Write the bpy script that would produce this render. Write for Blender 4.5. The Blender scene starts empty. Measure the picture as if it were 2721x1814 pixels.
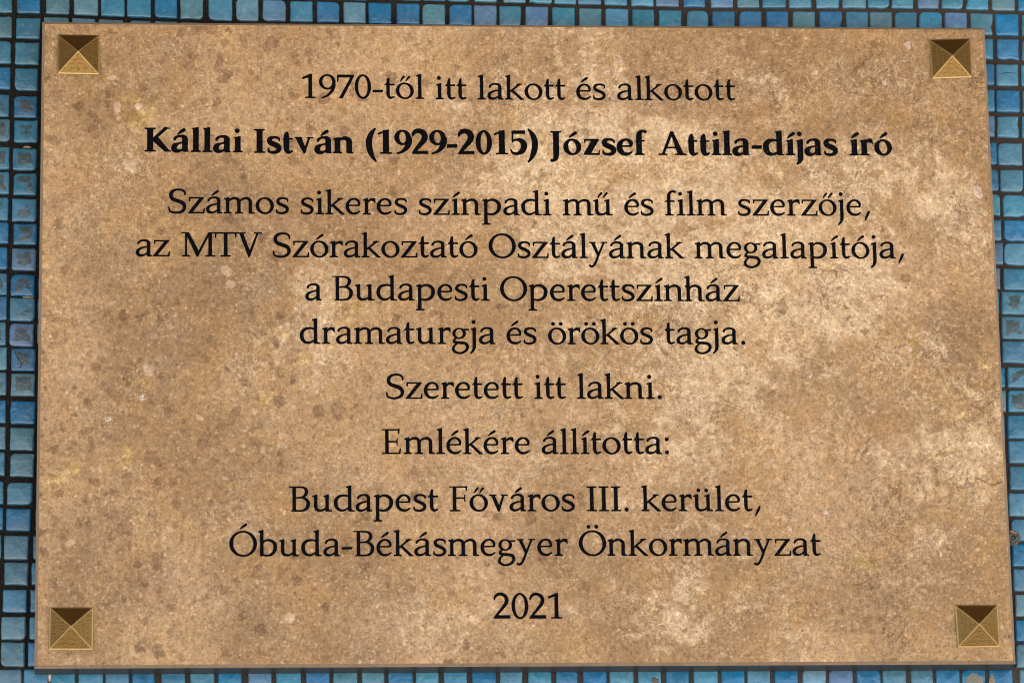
import bpy, bmesh, math, random, json
import numpy as np
from mathutils import Vector, Matrix
R = math.radians
random.seed(7); rng = np.random.default_rng(11)
scene = bpy.context.scene; COL = scene.collection
# ------------------------------------------------------------------ camera
cd = bpy.data.cameras.new('camera'); cam = bpy.data.objects.new('camera', cd); COL.objects.link(cam)
cam.location = (-0.200405, -2.587111, -0.723095); cam.rotation_euler = (1.841917, 0.018287, -0.069405)
cd.sensor_width = 36; cd.lens = 152.243867; cd.clip_start = .05; cd.clip_end = 400
cd.dof.use_dof = True; cd.dof.focus_distance = 2.70; cd.dof.aperture_fstop = 9.0
scene.camera = cam
scene.cycles.filter_width = 1.0
# ------------------------------------------------------------------ world, sun, exposure
SUN_DIR = Vector((-.55, .05, -1.0)).normalized()            # direction the light travels
w = bpy.data.worlds.new('World'); scene.world = w; w.use_nodes = True
nt = w.node_tree; bg = nt.nodes['Background']; sky = nt.nodes.new('ShaderNodeTexSky')
sky.sky_type = 'NISHITA'; sky.sun_disc = False
el = math.asin(-SUN_DIR.z); az = math.atan2(-SUN_DIR.x, -SUN_DIR.y)
sky.sun_elevation = el; sky.sun_rotation = az; sky.air_density = 1.0; sky.dust_density = 2.0; sky.ozone_density = 1.0
nt.links.new(sky.outputs[0], bg.inputs[0]); bg.inputs[1].default_value = .10
sl = bpy.data.lights.new('sun', 'SUN'); sl.energy = 5.0; sl.angle = R(.5); sl.color = (1, .95, .87)
so = bpy.data.objects.new('sun', sl); COL.objects.link(so); so.rotation_euler = SUN_DIR.to_track_quat('-Z', 'Y').to_euler()
scene.view_settings.view_transform = 'Standard'; scene.view_settings.look = 'None'
scene.view_settings.exposure = 2.13; scene.view_settings.gamma = 1
# ------------------------------------------------------------------ helpers
def link(name, me, parent=None, **k):
    o = bpy.data.objects.new(name, me); COL.objects.link(o)
    if parent: o.parent = parent
    for a, b in k.items(): o[a] = b
    return o
def mesh(name, v, f, mat=None, smooth=False):
    me = bpy.data.meshes.new(name); me.from_pydata([tuple(map(float, p)) for p in v], [], f); me.update()
    if mat: me.materials.append(mat)
    if smooth: me.polygons.foreach_set('use_smooth', [True]*len(me.polygons))
    return me
class NT:
    def __init__(s, name):
        s.m = bpy.data.materials.new(name); s.m.use_nodes = True; s.t = s.m.node_tree
        s.b = s.t.nodes['Principled BSDF']
    def n(s, typ, **k):
        nd = s.t.nodes.new('ShaderNode'+typ)
        for a, b in k.items():
            if a in ('inp',):
                for kk, vv in b.items():
                    if hasattr(vv, 'is_output'): s.t.links.new(vv, nd.inputs[kk])
                    else: nd.inputs[kk].default_value = vv
            else: setattr(nd, a, b)
        return nd
    def l(s, a, b): s.t.links.new(a, b)
    def math(s, op, a, b=0.0, c=None, clamp=False):
        d = {0: a, 1: b}
        if c is not None: d[2] = c
        return s.n('Math', operation=op, use_clamp=clamp, inp=d).outputs[0]
    def ss(s, v, lo, hi, a=0., b=1.):
        return s.n('MapRange', interpolation_type='SMOOTHSTEP', inp={0: v, 1: lo, 2: hi, 3: a, 4: b}).outputs[0]
    def mix(s, f, a, b, mode='MIX'):
        nd = s.n('Mix', data_type='RGBA', blend_type=mode)
        for i, v in ((0, f), (6, a), (7, b)):
            if hasattr(v, 'is_output'): s.l(v, nd.inputs[i])
            else: nd.inputs[i].default_value = (*v, 1) if isinstance(v, tuple) and len(v) == 3 else v
        return nd.outputs[2]
    def noise(s, co, scale, detail=4, rough=.55, dist=0., col=False, lac=2.):
        nd = s.n('TexNoise', inp={'Vector': co, 'Scale': scale, 'Detail': detail, 'Roughness': rough, 'Distortion': dist, 'Lacunarity': lac})
        return nd.outputs[1 if col else 0]
    def bump(s, h, strength, dist, normal=None):
        nd = s.n('Bump', inp={'Height': h, 'Strength': strength, 'Distance': dist})
        if normal: s.l(normal, nd.inputs['Normal'])
        return nd.outputs[0]
# ------------------------------------------------------------------ materials
def mat_stone():
    m = NT('honed_limestone'); co = m.n('TexCoord').outputs['Object']
    A = m.n('Attribute', attribute_name='stone_a').outputs[0]; B = m.n('Attribute', attribute_name='stone_b').outputs[0]; Cc = m.n('Attribute', attribute_name='stone_c').outputs[0]
    a = m.n('SeparateColor', inp={0: A}).outputs; b = m.n('SeparateColor', inp={0: B}).outputs; c = m.n('SeparateColor', inp={0: Cc}).outputs
    cream, clast, yel = a[0], a[1], a[2]; dark, pink, pale = b[0], b[1], b[2]; vein, white, rightness = c[0], c[1], c[2]
    n_big = m.noise(co, 9, 5, .55, .4); n_mid = m.noise(co, 38, 7, .62, .7); n_fine = m.noise(co, 150, 6, .68, .4); n_grain = m.noise(co, 620, 4, .7)
    n_edge = m.noise(co, 170, 5, .6, .2); n_w = m.noise(co, 62, 9, .70, .55)
    base = m.mix(m.ss(n_big, .35, .68), (.290, .176, .084), (.425, .275, .148))
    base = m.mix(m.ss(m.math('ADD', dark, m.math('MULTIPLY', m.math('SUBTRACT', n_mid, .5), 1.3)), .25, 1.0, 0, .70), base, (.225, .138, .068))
    # broad paler or cream mottling, crisper to the right
    ct = m.math('ADD', cream, m.math('MULTIPLY', m.math('SUBTRACT', n_w, .5), 3.0))
    base = m.mix(m.ss(ct, .56, .98, 0, .62), base, (.640, .475, .300))
    ct2 = m.math('ADD', m.math('MULTIPLY', cream, .62), m.math('MULTIPLY', m.math('SUBTRACT', m.noise(co, 180, 8, .76, .6), .5), 3.6))
    base = m.mix(m.ss(ct2, .86, 1.08, 0, .66), base, (.84, .67, .47))
    base = m.mix(m.math('MULTIPLY', m.ss(m.noise(co, 120, 7, .74, .6), .50, .66), .50), base, (.255, .152, .068))
    base = m.mix(m.math('MULTIPLY', m.ss(m.noise(co, 24, 5, .65, .5), .46, .66), .62), base, (.385, .225, .092))
    base = m.mix(m.math('MULTIPLY', m.ss(m.noise(co, 17, 4, .6, .3), .55, .75), .45), base, (.35, .25, .165))
    # yellow iron staining
    yt = m.math('MULTIPLY', yel, m.ss(n_edge, .30, .66, .45, 1.1))
    base = m.mix(m.ss(yt, .08, .75, 0, .85), base, m.mix(m.ss(n_fine, .38, .66), (.33, .20, .052), (.52, .36, .15)))
    # random clasts of three sizes
    def cells(scale, thr, lo, hi, colr, amt, base, off=0., mask=None):
        wob = m.n('VectorMath', operation='MULTIPLY_ADD', inp={0: m.noise(co, scale*1.8, 4, .65, col=True), 1: (1.15/scale,)*3, 2: co}).outputs[0]
        vo = m.n('TexVoronoi', inp={'Vector': wob, 'Scale': scale, 'Randomness': 1.})
        sep = m.n('SeparateColor', inp={0: vo.outputs['Color']}).outputs
        on = m.math('GREATER_THAN', sep[0], thr)
        rad = m.math('MULTIPLY_ADD', sep[1], .30, .16)
        f = m.ss(m.math('SUBTRACT', vo.outputs['Distance'], rad), lo, hi, 1., 0.)
        f = m.math('MULTIPLY', m.math('MULTIPLY', f, on), m.math('MULTIPLY', m.math('MULTIPLY_ADD', sep[2], .7, .3), amt))
        if mask is not None: f = m.math('MULTIPLY', f, mask)
        return m.mix(f, base, colr)
    left = m.math('SUBTRACT', 1., rightness)
    base = cells(96, .80, -.04, .03, (.150, .082, .044), .80, base, mask=m.math('MULTIPLY_ADD', left, .9, .08))
    base = cells(150, .70, -.04, .10, (.180, .098, .048), .60, base, mask=m.math('MULTIPLY_ADD', left, .6, .35))
    base = cells(190, .84, -.04, .12, (.56, .41, .27), .30, base)
    base = cells(480, .90, -.06, .16, (.68, .53, .38), .42, base)
    base = cells(520, .70, -.04, .14, (.14, .075, .038), .55, base)
    grit = m.noise(co, 400, 3, .65)
    gm = m.ss(m.noise(co, 32, 4, .6), .42, .62, .15, 1.)
    base = m.mix(m.math('MULTIPLY', m.ss(grit, .565, .62, 0, .30), gm), base, (.16, .095, .050))
    base = m.mix(m.math('MULTIPLY', m.ss(grit, .435, .385, 0, .32), gm), base, (.66, .52, .36))
    # traced clasts
    cl = m.math('ADD', m.math('ADD', clast, m.math('MULTIPLY', m.math('SUBTRACT', n_edge, .5), 2.1)), m.math('MULTIPLY', m.math('SUBTRACT', m.noise(co, 110, 3, .6), .5), 1.5))
    rim = m.math('SUBTRACT', 1., m.math('ABSOLUTE', m.math('MULTIPLY', m.math('SUBTRACT', cl, .5), 5.)), clamp=True)
    base = m.mix(m.ss(cl, .36, .46, 0, .68), base, m.mix(n_fine, (.13, .066, .034), (.29, .168, .095)))
    base = m.mix(m.math('MULTIPLY', rim, .16), base, (.10, .052, .028))
    pl = m.math('ADD', m.math('ADD', pale, m.math('MULTIPLY', m.math('SUBTRACT', n_edge, .5), 1.2)), m.math('MULTIPLY', m.math('SUBTRACT', m.noise(co, 95, 2, .5), .5), 1.4))
    base = m.mix(m.ss(pl, .40, .75, 0, .42), base, (.66, .50, .345))
    pk = m.math('ADD', pink, m.math('MULTIPLY', m.math('SUBTRACT', n_edge, .5), .7))
    prim = m.math('SUBTRACT', 1., m.math('ABSOLUTE', m.math('MULTIPLY', m.math('SUBTRACT', pk, .42), 7.)), clamp=True)
    base = m.mix(m.ss(pk, .45, .55, 0, .9), base, (.515, .375, .300))
    base = m.mix(m.math('MULTIPLY', prim, .55), base, (.17, .095, .05))
    base = m.mix(m.math('MULTIPLY', m.ss(white, .1, 1.), m.ss(m.noise(co, 900, 3, .6), .45, .62)), base, (.75, .73, .72))
    # hairline dark veins, stronger on the right half
    def vein_(scale, wdt, off):
        nn = m.noise(m.n('VectorMath', operation='ADD', inp={0: co, 1: (off, 0, off)}).outputs[0], scale, 6, .6, 1.2)
        return m.ss(m.math('ABSOLUTE', m.math('SUBTRACT', nn, .5)), 0., wdt, 1., 0.)
    vm = m.math('MULTIPLY', m.math('ADD', vein_(30, .014, 3.1), m.math('MULTIPLY', vein_(85, .022, 7.7), .8), clamp=True), m.ss(m.noise(co, 16, 3, .5), .46, .62))
    vm = m.math('MULTIPLY', vm, m.math('MULTIPLY_ADD', rightness, .80, .15))
    lv = m.math('ADD', vein_(48, .020, 11.3), m.math('MULTIPLY', vein_(120, .035, 5.1), .8), clamp=True)
    lv = m.math('MULTIPLY', lv, m.math('MULTIPLY', m.ss(m.noise(co, 22, 4, .6), .44, .60), m.math('MULTIPLY_ADD', cream, .75, .12)))
    base = m.mix(m.math('MULTIPLY', lv, .62), base, (.84, .68, .48))
    base = m.mix(m.math('MULTIPLY', vm, .75), base, (.13, .068, .030))
    base = m.mix(m.ss(m.math('ADD', vein, m.math('MULTIPLY', m.math('SUBTRACT', n_edge, .5), .5)), .4, .8, 0, .8), base, (.15, .08, .035))
    g = m.ss(n_grain, .25, .75, .76, 1.24)
    base = m.mix(1., base, m.n('CombineColor', inp={0: g, 1: g, 2: g}).outputs[0], 'MULTIPLY')
    gf = m.math('MULTIPLY', m.ss(n_fine, .25, .75, .80, 1.20), m.ss(m.noise(co, 330, 3, .7), .28, .72, .82, 1.18))
    base = m.mix(1., base, m.n('CombineColor', inp={0: gf, 1: gf, 2: gf}).outputs[0], 'MULTIPLY')
    hs = m.n('HueSaturation', inp={'Hue': .501, 'Saturation': .97, 'Value': 1.0, 'Color': base}).outputs[0]
    m.l(hs, m.b.inputs['Base Color'])
    m.l(m.ss(n_fine, .3, .7, .45, .60), m.b.inputs['Roughness']); m.b.inputs['Specular IOR Level'].default_value = .12
    h = m.math('ADD', m.math('MULTIPLY', n_grain, .3), m.math('ADD', m.math('MULTIPLY', vm, -1.2), m.math('MULTIPLY', prim, -.5)))
    m.l(m.bump(h, .35, .00012), m.b.inputs['Normal'])
    return m.m
def mat_side():
    m = NT('polished_edge_shaded'); co = m.n('TexCoord').outputs['Object']
    st = m.n('Mapping', inp={0: co, 3: (1., 8., 8.)}).outputs[0]
    base = m.mix(m.noise(st, 120, 6, .6), (.034, .031, .029), (.066, .059, .054))  # same stone, darkened in colour to stand in for shade on the sides
    m.l(base, m.b.inputs['Base Color']); m.b.inputs['Roughness'].default_value = .36; m.b.inputs['Specular IOR Level'].default_value = .06
    m.l(m.bump(m.noise(st, 300, 3, .6), .15, .0002), m.b.inputs['Normal']); return m.m
def mat_chamfer():
    m = NT('sawn_stone_chamfer'); co = m.n('TexCoord').outputs['Object']
    base = m.mix(m.noise(co, 90, 7, .65, .5), (.150, .100, .060), (.330, .230, .140))
    base = m.mix(m.math('MULTIPLY', m.ss(m.noise(co, 420, 4, .7), .5, .7), .5), base, (.09, .055, .035))
    m.l(base, m.b.inputs['Base Color']); m.b.inputs['Roughness'].default_value = .6; return m.m
def mat_tile(attr):
    m = NT('glazed_mosaic_'+attr); co = m.n('NewGeometry').outputs['Position']
    if attr == 'single':
        oi = m.n('ObjectInfo'); col, stain, rnd = oi.outputs['Color'], oi.outputs['Alpha'], oi.outputs['Random']
    else:
        at = m.n('Attribute', attribute_name='tint'); col, stain = at.outputs[0], .0; rnd = .5
    n1 = m.noise(co, 60, 5, .6, .5); n2 = m.noise(co, 420, 5, .65); n3 = m.noise(co, 1500, 2, .6)
    v = m.math('MULTIPLY', m.ss(n1, .3, .7, .86, 1.12), m.ss(n2, .3, .7, .92, 1.08))
    base = m.mix(1., col, m.n('CombineColor', inp={0: v, 1: v, 2: v}).outputs[0], 'MULTIPLY')
    base = m.mix(m.math('MULTIPLY', m.ss(m.noise(co, 130, 6, .65, 1.), .58, .72), .22), base, (.20, .42, .55))     # milky glaze
    base = m.mix(m.math('MULTIPLY', m.ss(m.noise(co, 260, 4, .6, .3), .65, .71), .40), base, (.02, .05, .06))       # pits and specks
    if attr == 'single':
        ob = m.n('SeparateXYZ', inp={0: m.n('TexCoord').outputs['Object']}).outputs
        far = m.math('MAXIMUM', m.math('ABSOLUTE', ob[0]), m.math('ABSOLUTE', ob[2]))
        sm = m.math('MULTIPLY', m.ss(m.math('SUBTRACT', m.noise(co, 115, 4, .55, .6), m.ss(far, .0028, .0068, 0, .32)), .43, .455), m.ss(stain, .0, 1., 1., .0))
        base = m.mix(m.math('MULTIPLY', sm, .82), base, m.mix(n2, (.020, .036, .040), (.055, .065, .050)))
    m.l(base, m.b.inputs['Base Color'])
    m.l(m.ss(n2, .3, .7, .12, .28), m.b.inputs['Roughness']); m.b.inputs['Specular IOR Level'].default_value = .72
    h = m.math('ADD', m.noise(co, 170, 3, .5), m.math('MULTIPLY', n2, .22))
    m.l(m.bump(h, .55, .0011), m.b.inputs['Normal']); return m.m
def mat_grout():
    m = NT('dark_grout'); co = m.n('TexCoord').outputs['Object']
    px = m.n('SeparateXYZ', inp={0: co}).outputs
    n = m.noise(co, 900, 5, .75); n1 = m.noise(co, 45, 4, .6)
    dirt = m.math('ADD', m.ss(px[0], -.30, .34), m.math('MULTIPLY', m.math('SUBTRACT', n1, .5), .9))
    base = m.mix(m.ss(dirt, .0, 1.2), (.0065, .0048, .0036), (.050, .038, .030))
    base = m.mix(m.ss(n, .52, .72, 0, .75), base, (.085, .070, .058))
    base = m.mix(m.ss(m.math('SUBTRACT', px[2], -.2), -.01, .0, .35, .0), base, (.10, .085, .07))
    m.l(base, m.b.inputs['Base Color']); m.b.inputs['Roughness'].default_value = .9; m.b.inputs['Specular IOR Level'].default_value = .25
    m.l(m.bump(n, 1., .0012), m.b.inputs['Normal']); return m.m
def mat_brass():
    m = NT('hammered_brass'); co = m.n('TexCoord').outputs['Object']
    vo = m.n('TexVoronoi', feature='SMOOTH_F1', inp={'Vector': co, 'Scale': 780., 'Randomness': .6, 'Smoothness': .3})
    h = m.ss(vo.outputs['Distance'], .10, .52)
    edge = m.n('Attribute', attribute_name='ridge').outputs[2]
    pit = m.math('MULTIPLY', m.ss(vo.outputs['Distance'], .42, .16), m.math('SUBTRACT', 1., edge, clamp=True))
    base = m.mix(pit, (.20, .122, .042), (.105, .063, .020))
    base = m.mix(m.math('MULTIPLY', edge, .45), base, (.62, .45, .20))  # lighter ridge colour paints in part of the ridge highlight
    m.l(base, m.b.inputs['Base Color']); m.b.inputs['Metallic'].default_value = 1.
    m.l(m.ss(m.noise(co, 400, 3), .3, .7, .34, .42), m.b.inputs['Roughness'])
    st = m.math('SUBTRACT', 1., edge, clamp=True)
    bp = m.n('Bump', inp={'Height': h, 'Strength': m.math('MULTIPLY', st, .34), 'Distance': .00035}); m.l(bp.outputs[0], m.b.inputs['Normal']); return m.m
def mat_ink():
    m = NT('black_letter_paint'); co = m.n('NewGeometry').outputs['Position']
    px = m.n('SeparateXYZ', inp={0: co}).outputs[0]
    wear = m.ss(px, -.25, .30, .0, .07)
    f = m.math('GREATER_THAN', m.noise(co, 1500, 3, .7), m.math('SUBTRACT', .715, wear))
    base = m.mix(m.math('MULTIPLY', f, .7), m.mix(m.noise(co, 700, 3), (.0012, .0013, .0022), (.0032, .0032, .005)), (.17, .155, .15))
    m.l(base, m.b.inputs['Base Color']); m.b.inputs['Roughness'].default_value = .6; m.b.inputs['Specular IOR Level'].default_value = .04; return m.m
def mat_plain(name, c1, c2, scale, rough=.8, bump=0., dist=.001):
    m = NT(name); co = m.n('NewGeometry').outputs['Position']; n = m.noise(co, scale, 6, .65)
    m.l(m.mix(m.ss(n, .3, .7), c1, c2), m.b.inputs['Base Color']); m.b.inputs['Roughness'].default_value = rough
    if bump: m.l(m.bump(n, bump, dist), m.b.inputs['Normal'])
    return m.m
STONE, SIDE, CHAM, TILE, TILES, GROUT, BRASS, INK = mat_stone(), mat_side(), mat_chamfer(), mat_tile('single'), mat_tile('field'), mat_grout(), mat_brass(), mat_ink()
UNSEEN_PAVE = mat_plain('unseen_pavement_concrete', (.36, .33, .29), (.50, .46, .41), 14)
SHADE_SLAB = mat_plain('shade_slab_plaster', (.20, .13, .075), (.27, .18, .11), 8)
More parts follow.
